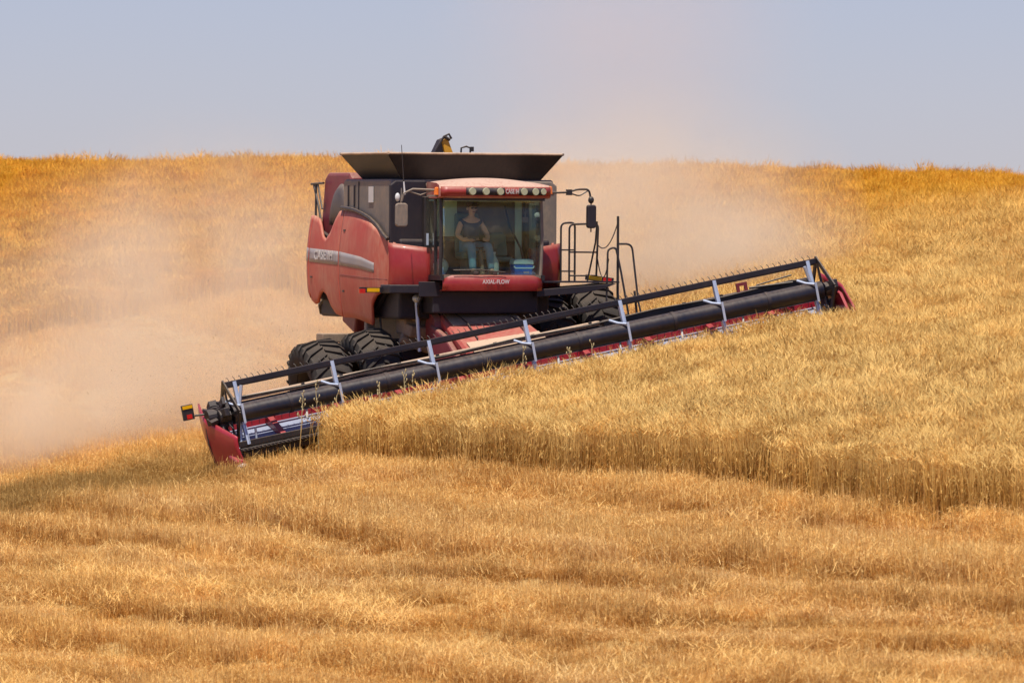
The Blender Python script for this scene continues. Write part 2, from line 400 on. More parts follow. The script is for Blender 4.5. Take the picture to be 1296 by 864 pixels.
def stub_clump(i):
    c = CB()
    for k in range(44):
        x, y = rr.gauss(0, .17), rr.gauss(0, .17); h = rr.gauss(.19, .035) if rr.random() < .88 else rr.uniform(.28, .42)
        la = rr.uniform(0, 6.28); l = abs(rr.gauss(.05, .06)); tone = rr.random()**1.3
        a = rr.uniform(0, 3.14)
        c.strip([(x, y, 0), (x+math.cos(la)*l*.5, y+math.sin(la)*l*.5, h*.5)], .009, a, tone*.35, False)
        c.strip([(x+math.cos(la)*l*.5, y+math.sin(la)*l*.5, h*.5), (x+math.cos(la)*l, y+math.sin(la)*l, h)], .009, a, .25+.75*tone)
        if rr.random() < .8:
            b = rr.uniform(0, 6.28); L = rr.uniform(.05, .14); z0 = rr.uniform(.10, .27); tone = rr.random()
            c.strip([(x, y, z0), (x+math.cos(b)*L, y+math.sin(b)*L, z0+rr.uniform(-.08, .06))], .009, b+1.57, tone)
    for k in range(5):
        x, y = rr.gauss(0, .2), rr.gauss(0, .2); b = rr.uniform(0, 6.28); L = rr.uniform(.1, .3); z = rr.uniform(.02, .24)
        c.strip([(x, y, z), (x+math.cos(b)*L, y+math.sin(b)*L, z+rr.uniform(-.03, .04))], .010, b+1.57, .9)
    return c.mesh('stubble_clump', STUBM)
def straw_clump(i):
    c = CB()
    for k in range(46):
        x, y = rr.gauss(0, .16), rr.gauss(0, .16); b = rr.uniform(0, 6.28); L = rr.uniform(.1, .35); z = rr.uniform(.02, .2)
        c.strip([(x, y, z), (x+math.cos(b)*L, y+math.sin(b)*L, max(0, z+rr.uniform(-.08, .1)))], .010, b+1.57, rr.uniform(.6, 1))
    return c.mesh('straw_clump', STUBM)

def scatter(name, pts, scl, protos, label, cat, rowt=None):
    n = len(pts); me = bpy.data.meshes.new(name); me.vertices.add(n)
    me.vertices.foreach_set('co', pts.astype(np.float32).ravel())
    a = me.attributes.new('scl', 'FLOAT_VECTOR', 'POINT'); a.data.foreach_set('vector', scl.astype(np.float32).ravel())
    a = me.attributes.new('rowt', 'FLOAT', 'POINT')
    if rowt is not None: a.data.foreach_set('value', rowt.astype(np.float32))
    rot = np.zeros((n, 3), np.float32); rot[:, 2] = np.random.rand(n)*6.283
    rot[:, 0] = np.random.randn(n)*.05; rot[:, 1] = np.random.randn(n)*.05
    a = me.attributes.new('rot', 'FLOAT_VECTOR', 'POINT'); a.data.foreach_set('vector', rot.ravel())
    o = bpy.data.objects.new(name, me); COL.objects.link(o)
    for p in protos[:1]: me.materials.append(p.data.materials[0])
    g = bpy.data.node_groups.new(name+'_nodes', 'GeometryNodeTree')
    g.interface.new_socket('Geometry', in_out='INPUT', socket_type='NodeSocketGeometry')
    g.interface.new_socket('Geometry', in_out='OUTPUT', socket_type='NodeSocketGeometry')
    gi = g.nodes.new('NodeGroupInput'); go = g.nodes.new('NodeGroupOutput')
    gti = g.nodes.new('GeometryNodeGeometryToInstance')
    for p in protos:
        oi = g.nodes.new('GeometryNodeObjectInfo'); oi.inputs[0].default_value = p
        g.links.new(oi.outputs['Geometry'], gti.inputs[0])
    m2p = g.nodes.new('GeometryNodeMeshToPoints')
    iop = g.nodes.new('GeometryNodeInstanceOnPoints'); iop.inputs['Pick Instance'].default_value = True
    ra = g.nodes.new('GeometryNodeInputNamedAttribute'); ra.data_type = 'FLOAT_VECTOR'; ra.inputs[0].default_value = 'rot'
    sa = g.nodes.new('GeometryNodeInputNamedAttribute'); sa.data_type = 'FLOAT_VECTOR'; sa.inputs[0].default_value = 'scl'
    g.links.new(gi.outputs[0], m2p.inputs[0]); g.links.new(m2p.outputs[0], iop.inputs['Points']); g.links.new(gti.outputs[0], iop.inputs['Instance'])
    g.links.new(ra.outputs[0], iop.inputs['Rotation']); g.links.new(sa.outputs[0], iop.inputs['Scale'])
    g.links.new(iop.outputs[0], go.inputs[0])
    md = o.modifiers.new('scatter', 'NODES'); md.node_group = g
    tag(o, label, cat, kind='stuff')
    return o

def wob(f, s): return .25*np.sin(f*.35+s*.2)+.12*np.sin(f*.9+1+s)+.1*np.sin(f*2.3+s*3)
FARCUT = -31.0
def fields():
    dens = 11.0
    y0, y1 = -64, 74; x0, x1 = -31, 31
    n = int((y1-y0)*(x1-x0)*dens)
    x = np.random.uniform(x0, x1, n); y = np.random.uniform(y0, y1, n)
    z = ground(x, y)
    px = 648 + 67*x*D/(D+y); py = 432 - 67*z*D/(D+y)
    keep = (px > -380) & (px < 1680) & (py < 900)
    x, y, z = x[keep], y[keep], z[keep]
    s, f = sf(x, y); f2 = f+np.random.randn(len(f))*.05; s2 = s+np.random.randn(len(s))*.04
    front = (f2 > -.05) & (s2 + wob(f, s*0)*.5*smooth(f/6) < np.interp(f, [0, 3, 32, 60], [4.30, 4.45, 4.95, 5.0]))
    leftside = s2 < -6.25
    far = smooth((FARCUT - f2 + 1.2*np.sin(s*.3))/6.0)
    standing = front | leftside | (far > .35)
    hs = (1+.16*(np.random.rand(len(x)) < .05))*np.where(front | leftside, .86+.10*smooth((np.abs(f)-4)/14), .45+.55*far)
    nz = 1 + .07*np.sin(x*1.3+y*.4)*np.cos(y*.9-x*.3) + .05*np.sin(x*3.1-y*1.7) + np.random.randn(len(x))*.035
    w = standing
    hh = (hs*nz)[w]; P = np.stack([x, y, z], -1)[w]
    # thin out hidden far rows a little: beyond the crest nothing is seen
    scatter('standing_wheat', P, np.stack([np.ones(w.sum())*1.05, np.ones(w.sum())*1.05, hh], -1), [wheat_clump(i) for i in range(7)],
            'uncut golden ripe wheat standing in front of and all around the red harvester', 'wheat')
    # stubble
    q = ~standing
    xs, ys, zs, ss, ff = x[q], y[q], z[q], s[q], f[q]
    # wheel tracks and height steps between passes

    h = 1.0 + .10*np.sin(xs*2.1+ys*.9) + .08*np.sin(xs*.6-ys*.5) + np.random.randn(len(xs))*.07
    sw = ss + wob(ff, ss*0)*.6
    for (c0, wd, hv) in TR:
        b = smooth(1.0 - (np.abs(sw-c0)-wd/2)/.12)
        patch = .5+.5*np.sin(ff*.33+c0*2)*np.cos(ff*.13+c0)
        h = h*(1-b) + b*(hv + .25*patch)
    for line, amp, wd in ROWS:      # taller stubble on the far side of each pass edge, shrinking away from it
        dd = rowpos(line, ss, ff)
        gate = .75+.25*np.sin(ff*.27+wd*5+amp*9)
        h = h*(1 + amp*.85*gate*smooth(dd/.05)*np.exp(-np.clip(dd, 0, 99)/.7)*smooth((ff+3)/3)) * (1 - .6*np.exp(-((dd+.5)/.55)**2))
    h = np.clip(h, .18, 1.9)
    # flattened behind the wheels
    for cx in (-2.2, 2.2):
        b = (ff < -3.0) & (np.abs(ss-cx) < .8); h = np.where(b, .35, h)
    # under the machine
    P = np.stack([xs, ys, zs], -1)
    # extra density: jittered duplicates
    P2 = P + np.random.randn(*P.shape)*np.array([.2, .2, 0]); P2[:, 2] = ground(P2[:, 0], P2[:, 1])
    near = P[:, 1] < 12
    s3, f3 = sf(P2[:, 0], P2[:, 1]); ok = near & ~(((f3 > -.05) & (s3 < 4.9)) | (s3 < -6.2))
    PP = np.concatenate([P, P2[ok]]); hh = np.concatenate([h, h[ok]])
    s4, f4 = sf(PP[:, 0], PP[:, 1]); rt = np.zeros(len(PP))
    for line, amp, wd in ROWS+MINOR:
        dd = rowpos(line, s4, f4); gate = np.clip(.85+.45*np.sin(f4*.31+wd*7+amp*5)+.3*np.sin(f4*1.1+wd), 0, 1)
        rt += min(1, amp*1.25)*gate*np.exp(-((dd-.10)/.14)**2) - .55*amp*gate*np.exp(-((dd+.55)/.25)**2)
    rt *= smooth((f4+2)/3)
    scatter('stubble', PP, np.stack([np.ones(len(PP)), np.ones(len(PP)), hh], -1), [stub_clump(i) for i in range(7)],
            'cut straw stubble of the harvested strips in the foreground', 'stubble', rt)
    # loose straw swaths
    m = np.zeros(len(xs), bool)
    for (c0, wd) in SWATH:
        m |= (np.abs(sw-c0) < wd/2*(1+.5*np.sin(ff*.5+c0))) & (np.sin(ff*.21+c0*1.7) > -.35)
    m |= (np.random.rand(len(xs)) < .04)
    P = np.stack([xs, ys, zs+.08], -1)[m]
    scatter('loose_straw', P, np.stack([np.ones(len(P))]*2+[np.ones(len(P))*1.3], -1), [straw_clump(i) for i in range(4)],
            'pale loose straw lying in swaths on the stubble', 'straw')

def s_at(pxx, pyy):     # where a sight line meets the ground, as distance across the passes
    t = np.linspace(60, 240, 4000); X = (pxx-648)/67/D*t; Z = (432-pyy)/67/D*t; g = ground(X, t-D)
    i = np.argmax(Z < g); return sf(X[i], t[i]-D)
for nm, pts in {'A': [(20,655),(648,722),(1290,757)], 'B': [(0,685),(470,742)], 'C': [(0,728),(640,795),(1290,812)], 'D': [(640,820),(1290,845)], 'E': [(300,600),(648,622),(1290,690)], 'edge': [(400,600),(1290,650)], 'crn': [(0,864),(1296,864)]}.items():
    print('ROW', nm, [tuple(round(float(v), 2) for v in s_at(*p)) for p in pts])
tt = np.arange(-40, 90, .5)
for xx in (-9.7, 0, 9.7):
    X = xx*(D+tt)/D; print('CREST', xx, round(float(432-np.max(67*(ground(X, tt)+.97)*D/(D+tt))), 1), float(tt[np.argmax((ground(X, tt)+.97)/(D+tt))]))
TR = [(7.6, .3, .5), (8.5, .3, .6), (12.0, .35, .45), (14.2, .3, .5), (17.4, .5, .3), (20.5, .6, .3)]
SWATH = [(13.0, .7), (14.3, .4), (18.5, 1.6), (24, 2.0)]
fields()

# ------------------------------------------------------------------ combine harvester
M0 = Vector((-1.09, 0, -1.418))
HV = empty('combine_harvester', M0, (R(1.0), 0, YAW))
tag(HV, 'dusty red combine harvester with black grain tank, driving toward the viewer through wheat', 'combine harvester')

# side shields, from a top and a bottom line
def bx(y, z):
    o = 1.77 - .11*((z-2.85)/1.0)**2
    if y > 3.2: o -= .24*((y-3.2)/.9)**2
    if y < -.2: o -= .16*((-.2-y)/.8)**2
    return o
def strip(y0, y1, top, bot, side, off=0, ny=24, nz=16):
    P = []
    for i in range(ny+1):
        y = y0+(y1-y0)*i/ny; zt, zb = top(y), bot(y)
        P.append([(side*(bx(y, zb+(zt-zb)*j/nz)+off), y, zb+(zt-zb)*j/nz) for j in range(nz+1)])
    return MB().grid(P)
def lerp(tab): return lambda y: float(np.interp(y, [a for a, b in tab], [b for a, b in tab]))
top_f = lerp([(-1.05, 3.28), (-.8, 3.36), (-.4, 3.55), (0, 3.68), (.5, 3.78), (1.0, 3.85), (1.56, 3.88)])
bot_f = lerp([(-1.05, 2.40), (-.75, 2.38), (-.45, 2.28), (-.2, 2.1), (-.05, 1.72), (.05, 1.74), (.8, 1.84), (1.56, 1.86)])
top_r = lerp([(1.6, 3.88), (1.85, 3.86), (2.0, 3.72), (2.2, 3.45), (2.42, 3.32), (2.62, 3.38), (2.85, 3.62), (3.0, 3.72), (3.35, 3.78)])
bot_r = lerp([(1.6, 1.86), (2.0, 1.92), (2.2, 2.05), (2.4, 2.28), (2.6, 2.34), (2.8, 2.26), (2.95, 2.12), (3.1, 2.08), (3.35, 2.16)])
top_t = lerp([(3.39, 3.78), (4.3, 3.74)]); bot_t = lerp([(3.39, 2.18), (3.7, 2.34), (4.3, 2.75)])
for sd in (-1, 1):
    strip(-1.05, 1.56, top_f, bot_f, sd, ny=40).build('side_shield', REDSIDE, HV, smooth=True, solid=.045)
    a = strip(1.60, 3.35, top_r, bot_r, sd, ny=40).build('side_shield', REDSIDE, HV, smooth=True, solid=.045)
    strip(3.41, 4.28, top_t, bot_t, sd, ny=12).build('rear_corner_shield', REDSIDE, HV, smooth=True, solid=.045)
    st = lerp([(-.45, 2.90), (.3, 3.01), (1.56, 3.10), (3.9, 3.17)]); sb = lerp([(-.45, 2.72), (.3, 2.78), (1.56, 2.84), (3.9, 2.91)])
    for y0, y1 in ((-.45, 1.55), (1.61, 3.34), (3.42, 4.26)):
        strip(y0, y1, st, sb, sd, .027, ny=14, nz=3).build('grey_stripe', STRIPE, HV, smooth=True, solid=.004)
    for y, z in ((1.35, 2.35), (1.35, 3.5), (3.2, 2.6)):
        MB().box((sd*(bx(y, z)+.028), y, z), (.02, .10, .035)).build('latch', BLACK, HV)
    MB().tube([(sd*(bx(y, 2.62+.03*y)+.024), y, 2.62+.03*y) for y in np.linspace(-.9, 1.5, 10)], .006, 5).build('crease_line', REDDARK, HV)
    # inner dark backing behind the shields
    MB().prism_x([(-.0, 2.0), (3.6, 2.2), (3.75, 3.4), (3.3, 3.5), (2.0, 3.2), (1.6, 3.7), (0, 3.5), (-.9, 3.1), (-.8, 2.5)], sd*1.52, sd*1.60).build('inner_panel', BLACKP, HV)
Mtxt = Matrix(((0, 0, -1, -1.805), (-1, 0, 0, 2.45), (0, 1, .0, 3.015), (0, 0, 0, 1)))
text_obj('lettering', 'CASE IH', .25, Mtxt, LETTER, HV, .002, 1.1, 1.15)

# front corner panels either side of the cab
for sd in (-1, 1):
    m = MB(); zt = 3.36 if sd < 0 else 3.34
    P = []
    for i in range(9):
        u = i/8; x = 1.70-.72*u
        y = -1.04 - .30*math.sin(u*1.5)
        zt = 3.28 - .10*u; zb = 2.42-.0*u
        P.append([(sd*x, y-.06*math.sin(math.pi*j/8), zb+(zt-zb)*j/8) for j in range(9)])
    m.grid(P).build('front_corner_panel', RED, HV, smooth=True, solid=.05)
# hull
MB().box((0, 1.2, 2.6), (3.0, 4.6, 1.5)).build('hull', BLACKP, HV, bevel=.05)
MB().box((0, .2, 1.75), (1.5, 3.0, 1.1)).box((0, 3.0, 1.6), (1.2, 2.0, .5)).build('chassis', BLACKP, HV, bevel=.03)
# grain tank body
tk = MB().prism_x([(-.95, 3.1), (-.98, 4.38), (-.90, 4.47), (1.72, 4.47), (1.8, 4.40), (1.8, 3.3)], -1.63, 1.63).build('grain_tank', GREYP, HV, bevel=.04)
for y in (1.45, 1.10):
    MB().box((-1.645, y, 4.15), (.02, .045, .40)).build('vent_slot', BLACKP, tk)
MB().box((-1.64, .86, 3.95), (.02, .02, .95)).build('panel_seam', BLACKP, tk)
MB().box((-1.648, .12, 4.18), (.012, .26, .30)).build('decal', LETTER, tk)
for sd in (-1, 1):
    MB().prism_y([(sd*.95, 2.5), (sd*.95, 4.44), (sd*1.55, 4.44), (sd*1.66, 4.36), (sd*1.66, 3.2), (sd*1.60, 3.05), (sd*1.1, 2.5)], -1.03, -.93).build('tank_front_panel', BLACKP if sd < 0 else GREYP, HV, bevel=.02)
MB().box((1.25, -1.06, 3.78), (.20, .03, .42)).ball((1.25, -1.09, 3.74), (.05, .02, .05)).build('data_plate', BLACKP, HV)
MB().ball((1.25, -1.085, 3.80), (.062, .02, .062)).build('warning_decal', WHITE, HV)
# black curved edge trim above shield
tr_pts = [(-1.70, y, top_f(y)+.05) for y in np.linspace(1.7, -1.0, 14)]
MB().tube(tr_pts, .034, 8).build('edge_trim', BLACK, HV, smooth=True)
# grain tank extension (flared hopper)
def ext():
    b = [(-1.36, -.88, 4.46), (1.36, -.88, 4.46), (1.36, 1.36, 4.46), (-1.36, 1.36, 4.46)]
    t = [(-1.74, -1.12, 4.95), (1.74, -1.12, 4.95), (1.74, 1.62, 4.95), (-1.74, 1.62, 4.95)]
    for i, nm in enumerate(('front', 'right', 'rear', 'left')):
        j = (i+1) % 4
        o = MB().add([b[i], b[j], t[j], t[i]], [(0, 1, 2, 3)]).build('hopper_flap', TANKM, HV, solid=.03)
        e = (Vector(t[j])-Vector(t[i])).normalized()
        MB().cyl(Vector(t[i])-e*.02, Vector(t[j])+e*.02, .022, n=8).build('flap_rim', TAN if i in (0, 3) else BLACK, o, smooth=True)
        for q in (.25, .5, .75):
            p0 = Vector(b[i]).lerp(Vector(b[j]), q); p1 = Vector(t[i]).lerp(Vector(t[j]), q)
            nrm = (p1-p0).cross(e).normalized()*.03
            nrm = nrm if (nrm.y < 0 or abs(nrm.x) > .01) else nrm
            MB().cyl(p0+nrm*.6, p1+nrm*.6, .014, n=6).build('stiffener', TANKM, o)
    MB().box((0, .24, 4.475), (2.7, 2.2, .03)).build('tank_lid', DUSTY, HV)
ext()
# bubble auger poking out of the tank
sp = MB().hexa([(-.62, .1, 4.5), (-.28, .1, 4.5), (-.28, .35, 4.5), (-.62, .35, 4.5), (-.28, .1, 5.22), (-.18, .1, 5.26), (-.18, .3, 5.26), (-.28, .3, 5.22)]).build('bubble_auger', BLACKP, HV, bevel=.01)
MB().prism_y([(-.20, 4.9), (-.02, 4.9), (-.10, 5.10), (-.16, 5.26), (-.26, 5.20)], .02, .09).build('auger_cover', YEL, sp)
MB().tube([(-.40, .02, 5.02), (-.24, .0, 5.28), (-.14, .0, 5.33), (-.09, 0, 5.24)], .022, 6).tube([(-.24, 0, 5.28), (-.12, .0, 5.22)], .03, 6).build('auger_latch', BLACK, sp, smooth=True)
MB().tube([(.17, .2, 4.9), (.18, .2, 5.07), (.28, .2, 5.10), (.36, .2, 5.07), (.36, .2, 4.92)], .018, 6).box((.39, .2, 5.05), (.07, .05, .09)).build('tank_handle', BLACK, HV, smooth=True)
# rear hood and rotary screen shroud
MB().prism_x([(1.85, 3.2), (1.85, 4.50), (2.0, 4.60), (3.25, 4.60), (3.45, 4.5), (3.75, 3.1)], -1.45, 1.45).build('engine_hood', REDDARK, HV, bevel=.06)
P = []
for i in range(13):
    t = math.pi*i/12; y = 2.22 - .44*math.cos(t); zt = 3.6+.78*math.sin(t)**.6
    P.append([(-1.50-.10*math.sin(math.pi*j/8)**.5, y, 3.6+(zt-3.6)*j/8) for j in range(9)])
MB().grid(P).build('screen_shroud', SHROUD, HV, smooth=True, solid=.03)
MB().tube([(-1.55, 3.95, 4.38), (-1.55, 3.2, 4.40)], .022, 6).tube([(-1.55, 3.8, 4.38), (-1.57, 3.45, 3.98), (-1.57, 3.3, 3.7)], .022, 6).tube([(-1.55, 3.65, 4.38), (-1.57, 3.6, 3.75)], .022, 6).tube([(-1.55, 3.55, 4.38), (-1.56, 3.25, 3.9)], .018, 6).build('rear_handrail', BLACK, HV, smooth=True)
MB().tube([(-1.45, 3.3, 2.2), (-1.5, 3.5, 2.05), (-1.45, 3.55, 1.9)], .05, 8).build('rear_hose', BLACK, HV, smooth=True)
MB().ball((-1.5, 2.55, 2.22), (.1, .1, .1)).build('float_ball', BLACK, HV, smooth=True)
MB().box((0, 3.9, 2.9), (2.6, .5, 1.2)).box((0, 3.8, 2.0), (1.6, .8, .8), (.3, 0, 0)).build('straw_hood', REDDARK, HV, bevel=.05)

# --- wheels
Rr = Matrix.Rotation(-ROLL, 4, 'Y'); AXC = Vector((0, 0, .97))
def axp(x, y=0, z=0): return (Matrix.Translation(AXC) @ Rr) @ Vector((x, y, z))
def tyre_mesh(Rt, W, rimr, lugs=26):
    h = W/2; m = MB()
    prof = [(-h*.82, rimr), (-h*.97, rimr+.10), (-h, (Rt+rimr)/2), (-h*.95, Rt-.14), (-h*.80, Rt-.065), (0, Rt-.04), (h*.80, Rt-.065), (h*.95, Rt-.14), (h, (Rt+rimr)/2), (h*.97, rimr+.10), (h*.82, rimr)]
    m.lathe_x(prof, 56)
    for i in range(lugs):
        for sd in (-1, 1):
            t0 = 2*math.pi*(i+(.5 if sd > 0 else 0))/lugs
            pts = []
            for (x, dt, rb, rt) in ((.0, .0, Rt-.05, Rt), (h*.75, .17, Rt-.085, Rt-.01), (h*1.0, .24, Rt-.17, Rt-.09)):
                for (tt_, r_) in ((-.036, rb), (.036, rb), (.026, rt), (-.026, rt)):
                    a = t0+dt+tt_; pts.append((sd*x, r_*math.cos(a), r_*math.sin(a)))
            m.add(pts, [(0,1,5,4),(1,2,6,5),(2,3,7,6),(3,0,4,7),(4,5,9,8),(5,6,10,9),(6,7,11,10),(7,4,8,11),(8,9,10,11),(0,3,2,1)])
    return m
def rim_mesh(W, rimr):
    h = W/2; m = MB()
    m.lathe_x([(-h*.82, rimr+.02), (-h*.70, rimr-.03), (-.05, rimr-.07), (-.05, .16), (-.14, .15), (-.14, .02), (.06, .02), (.06, rimr-.1), (h*.70, rimr-.03), (h*.82, rimr+.02)], 40)
    for i in range(8):
        t = 2*math.pi*i/8; m.cyl((-.08, .28*math.cos(t), .28*math.sin(t)), (-.03, .28*math.cos(t), .28*math.sin(t)), .03, n=6)
    return m
tyb = tyre_mesh(1.0, .80, .53); rmb = rim_mesh(.80, .53)
t0o = tyb.build('tyre', RUBBER, HV, smooth=True); r0o = rmb.build('rim', BLACKP, t0o, smooth=True)
locs = [-2.66, -1.66, 1.86, 2.82]
for i, x in enumerate(locs):
    if i == 0: o = t0o
    else:
        o = t0o.copy(); COL.objects.link(o); o.parent = HV
        r_ = r0o.copy(); COL.objects.link(r_); r_.parent = o
    o.location = axp(x); o.rotation_euler = (random.random(), -ROLL, 0); o.rotation_mode = 'XYZ'
    o['label'] = ['outer front tyre at the low side', 'inner front tyre at the low side', 'inner front tyre at the high side', 'outer front tyre at the high side'][i]
t1 = tyre_mesh(.66, .48, .36, 20).build('rear_tyre', RUBBER, HV, smooth=True); rim_mesh(.48, .36).build('rim', BLACKP, t1, smooth=True)
t2 = t1.copy(); COL.objects.link(t2); t2.parent = HV; r_ = t1.children[0].copy() if t1.children else None
if r_: COL.objects.link(r_); r_.parent = t2
for o, x in ((t1, -1.55), (t2, 1.55)):
    o.location = Vector((0, 3.7, .95)) + (Rr @ Vector((x, 0, 0))); o.rotation_euler = (.4, -ROLL, 0)
m = MB()
m.cyl(axp(-3.0), axp(3.0), .10, n=14)
for sd in (-1, 1): m.cyl(axp(sd*1.1), axp(sd*1.38), .30, n=18)
m.box(axp(0, .1, .1), (2.2, .5, .4), (0, -ROLL, 0)).build('front_axle', DUSTY, HV, smooth=True, bevel=.02)
MB().cyl(axp(-1.5, 3.7, 0)+Vector((0, 0, .02)), axp(1.5, 3.7, 0)+Vector((0, 0, .02)), .11, n=10).build('rear_axle', DUSTY, HV, smooth=True)
MB().box((-1.86, 1.6, 1.46), (.60, .4, .17)).build('step_plate', DUSTY, HV, bevel=.02)
MB().box((-1.55, .45, 1.45), (.17, .16, 1.0)).build('leveling_strut', GREYP, HV, bevel=.02)
MB().tube([(-1.48, .05, 1.9), (-1.46, .0, 1.5), (-1.5, -.1, 1.2)], .02, 6).build('hydraulic_hose', BLACK, HV, smooth=True)
# dusty gear housing and hydraulics in the wheel well
MB().box((-1.02, -.5, 1.95), (.5, .5, .75)).box((-.95, -.75, 1.62), (.6, .3, .22), (.2, .1, .2)).ball((-1.05, -.8, 2.0), (.16, .14, .22)).cyl((-1.3, -.6, 1.5), (-.7, -.7, 1.3), .12).build('gear_housing', DUSTY, HV, bevel=.03)
MB().cyl((-1.18, -1.15, 2.2), (-1.12, -1.2, 1.25), .035, n=10).ball((-1.18, -1.18, 2.24), (.09, .09, .08)).build('lift_cylinder', STEEL, HV, smooth=True)
MB().box((-.9, -.2, 1.25), (.7, .5, .45)).build('drive_casing', BLACKP, HV, bevel=.04)
MB().box((.85, -.1, 1.65), (.4, .5, .4)).cyl((.9, -.6, 2.1), (1.1, -1.0, 1.7), .12).build('drive_casing', BLACKP, HV, bevel=.04)
MB().ball((1.1, -1.1, 2.18), (.09, .05, .09)).build('work_lamp', LAMPG, HV, smooth=True)
# belts/hoses under cab
for k in range(7):
    x = random.uniform(-1.2, 1.2); MB().tube([(x, -1.2, 2.35), (x+random.uniform(-.2, .2), -1.3, 2.1), (x+random.uniform(-.4, .4), -1.1, 1.75)], .022, 6).build('hose', BLACK, HV, smooth=True)

MB().box((0, -1.15, 2.18), (2.1, 1.1, .42)).build('under_cab_frame', BLACKP, HV, bevel=.03)

# --- platform decks
MB().box((-1.38, -1.45, 2.42), (1.05, .55, .16)).build('deck', BLACKP, HV, bevel=.02)
MB().box((-1.12, -1.72, 2.42), (.42, .05, .28)).build('deck_skirt', BLACKP, HV, bevel=.01)
ml = MB().box((-2.12, -1.25, 2.40), (.42, .07, .10)).build('marker_lamp_bar', BLACKP, HV)
MB().box((-2.08, -1.295, 2.40), (.24, .03, .07)).build('amber_reflector', YELR, ml); MB().box((-2.30, -1.295, 2.38), (.12, .03, .08)).build('red_reflector', REDL, ml)
dk = MB().prism_y([(.95, 2.42), (2.55, 2.54), (2.3, 2.44), (1.9, 2.36), (.95, 2.28)], -1.9, -1.05).build('deck', BLACKP, HV, bevel=.01)
MB().box((1.75, -1.5, 2.565), (1.7, .8, .03)).build('tread_plate', BLACKP, dk)
ml = MB().box((2.34, -1.52, 2.62), (.55, .07, .10), (0, .12, 0)).build('marker_lamp_bar', BLACKP, HV)
MB().box((2.22, -1.565, 2.635), (.28, .03, .075), (0, .12, 0)).build('amber_reflector', YELR, ml); MB().box((2.48, -1.565, 2.60), (.16, .03, .075), (0, .12, 0)).build('red_reflector', REDL, ml)
# railings: (x,z) drawn in the plane y = -1.5 and -1.1
def rail(pts, y, r=.019): return [(p[0], y if len(p) < 3 else p[2], p[1]) for p in pts]
def arc(pts, rad=.10, n=5):   # round the corners of a polyline
    pts = [Vector(p) for p in pts]; o = [pts[0]]
    for i in range(1, len(pts)-1):
        a = (pts[i-1]-pts[i]); b = (pts[i+1]-pts[i]); ra = min(rad, a.length*.45, b.length*.45)
        p, q = pts[i]+a.normalized()*ra, pts[i]+b.normalized()*ra
        for k in range(n+1):
            t = k/n; o.append(p*(1-t)**2 + pts[i]*2*t*(1-t) + q*t*t)
    return o+[pts[-1]]
ZD = 2.55
g = MB()
g.tube(arc(rail([(1.72, ZD), (1.72, 3.64), (2.30, 3.66), (2.26, ZD)], -1.55)), .02)
g.tube(arc(rail([(1.70, ZD), (1.70, 3.66), (1.98, 3.68), (1.98, ZD)], -1.15)), .02)
g.tube(rail([(1.72, 3.12), (2.28, 3.12)], -1.55), .015).tube(rail([(1.72, 2.68), (2.26, 2.68)], -1.55), .015).tube(rail([(1.70, 3.16), (1.98, 3.16)], -1.15), .015).tube(rail([(1.70, 2.76), (1.98, 2.76)], -1.15), .015)
g.build('railing', BLACK, HV, smooth=True)
MB().tube([(2.20, -1.75, 3.70), (2.18, -1.72, 3.3), (2.06, -1.6, ZD)], .017, 6).build('grab_rod', BLACK, HV, smooth=True)
g = MB().tube([(2.62, -1.75, 3.80), (2.62, -1.75, 2.2)], .026)
g.tube(arc([(2.62, -1.75, 3.28), (2.90, -1.75, 3.28), (2.98, -1.9, 2.2), (3.12, -2.1, 1.35)], .12), .02)
g.tube(arc([(2.36, -1.85, 2.2), (2.38, -1.85, 3.18), (2.54, -1.85, 3.22), (2.62, -1.9, 2.8), (2.70, -2.0, 2.2), (2.82, -2.1, 1.4)], .1), .02)
g.build('ladder_handrail', BLACK, HV, smooth=True)
def sag(a, b, s, n=10):
    a, b = Vector(a), Vector(b); return [a.lerp(b, i/n) - Vector((0, 0, s*4*(i/n)*(1-i/n))) for i in range(n+1)]
MB().tube(sag((2.28, -1.6, 3.25), (2.62, -1.75, 3.70), .22), .011, 5).build('safety_chain', BLACK, HV)
MB().tube(sag((2.27, -1.6, 3.0), (2.40, -1.85, 3.0), .35), .011, 5).build('safety_chain', BLACK, HV)
ld = MB()
for dx in (0, .34): ld.tube([(2.60+dx, -1.80, 2.4), (2.68+dx, -1.95, 1.2)], .024)
ld = ld.build('ladder', BLACK, HV, smooth=True)
for k in range(4):
    MB().box((2.80+.02*k, -1.85-.035*k, 2.2-.28*k), (.36, .14, .03)).build('ladder_step', BLACK if k != 1 else STEEL, ld)

# --- cab
YF = -2.14
def cy(x, z): return YF + .16*(x/.98)**2 - .06*math.sin((z-2.75)/1.4*math.pi)
cab = MB()
roof = MB()
P = []
for i in range(17):
    u = -1+2*i/16; x = u*1.10
    yf = YF-.16+.14*u*u
    P.append([(x, yf+.02, 4.12), (x*1.0, yf-.05, 4.15), (x, yf-.05, 4.30), (x*.99, yf+.02, 4.36), (x*.93, yf+.35, 4.40+.07*(1-u*u)), (x*.9, yf+.8, 4.42+.08*(1-u*u)), (x*.85, -1.0, 4.42), (x*.85, -1.0, 4.12), (x*.95, yf+.3, 4.11)])
roof.grid(P)
n = 9
roof.f += [tuple(range(n)), tuple(range(16*n, 17*n))[::-1]]
rf = roof.build('cab_roof', ROOFM, HV, smooth=True)
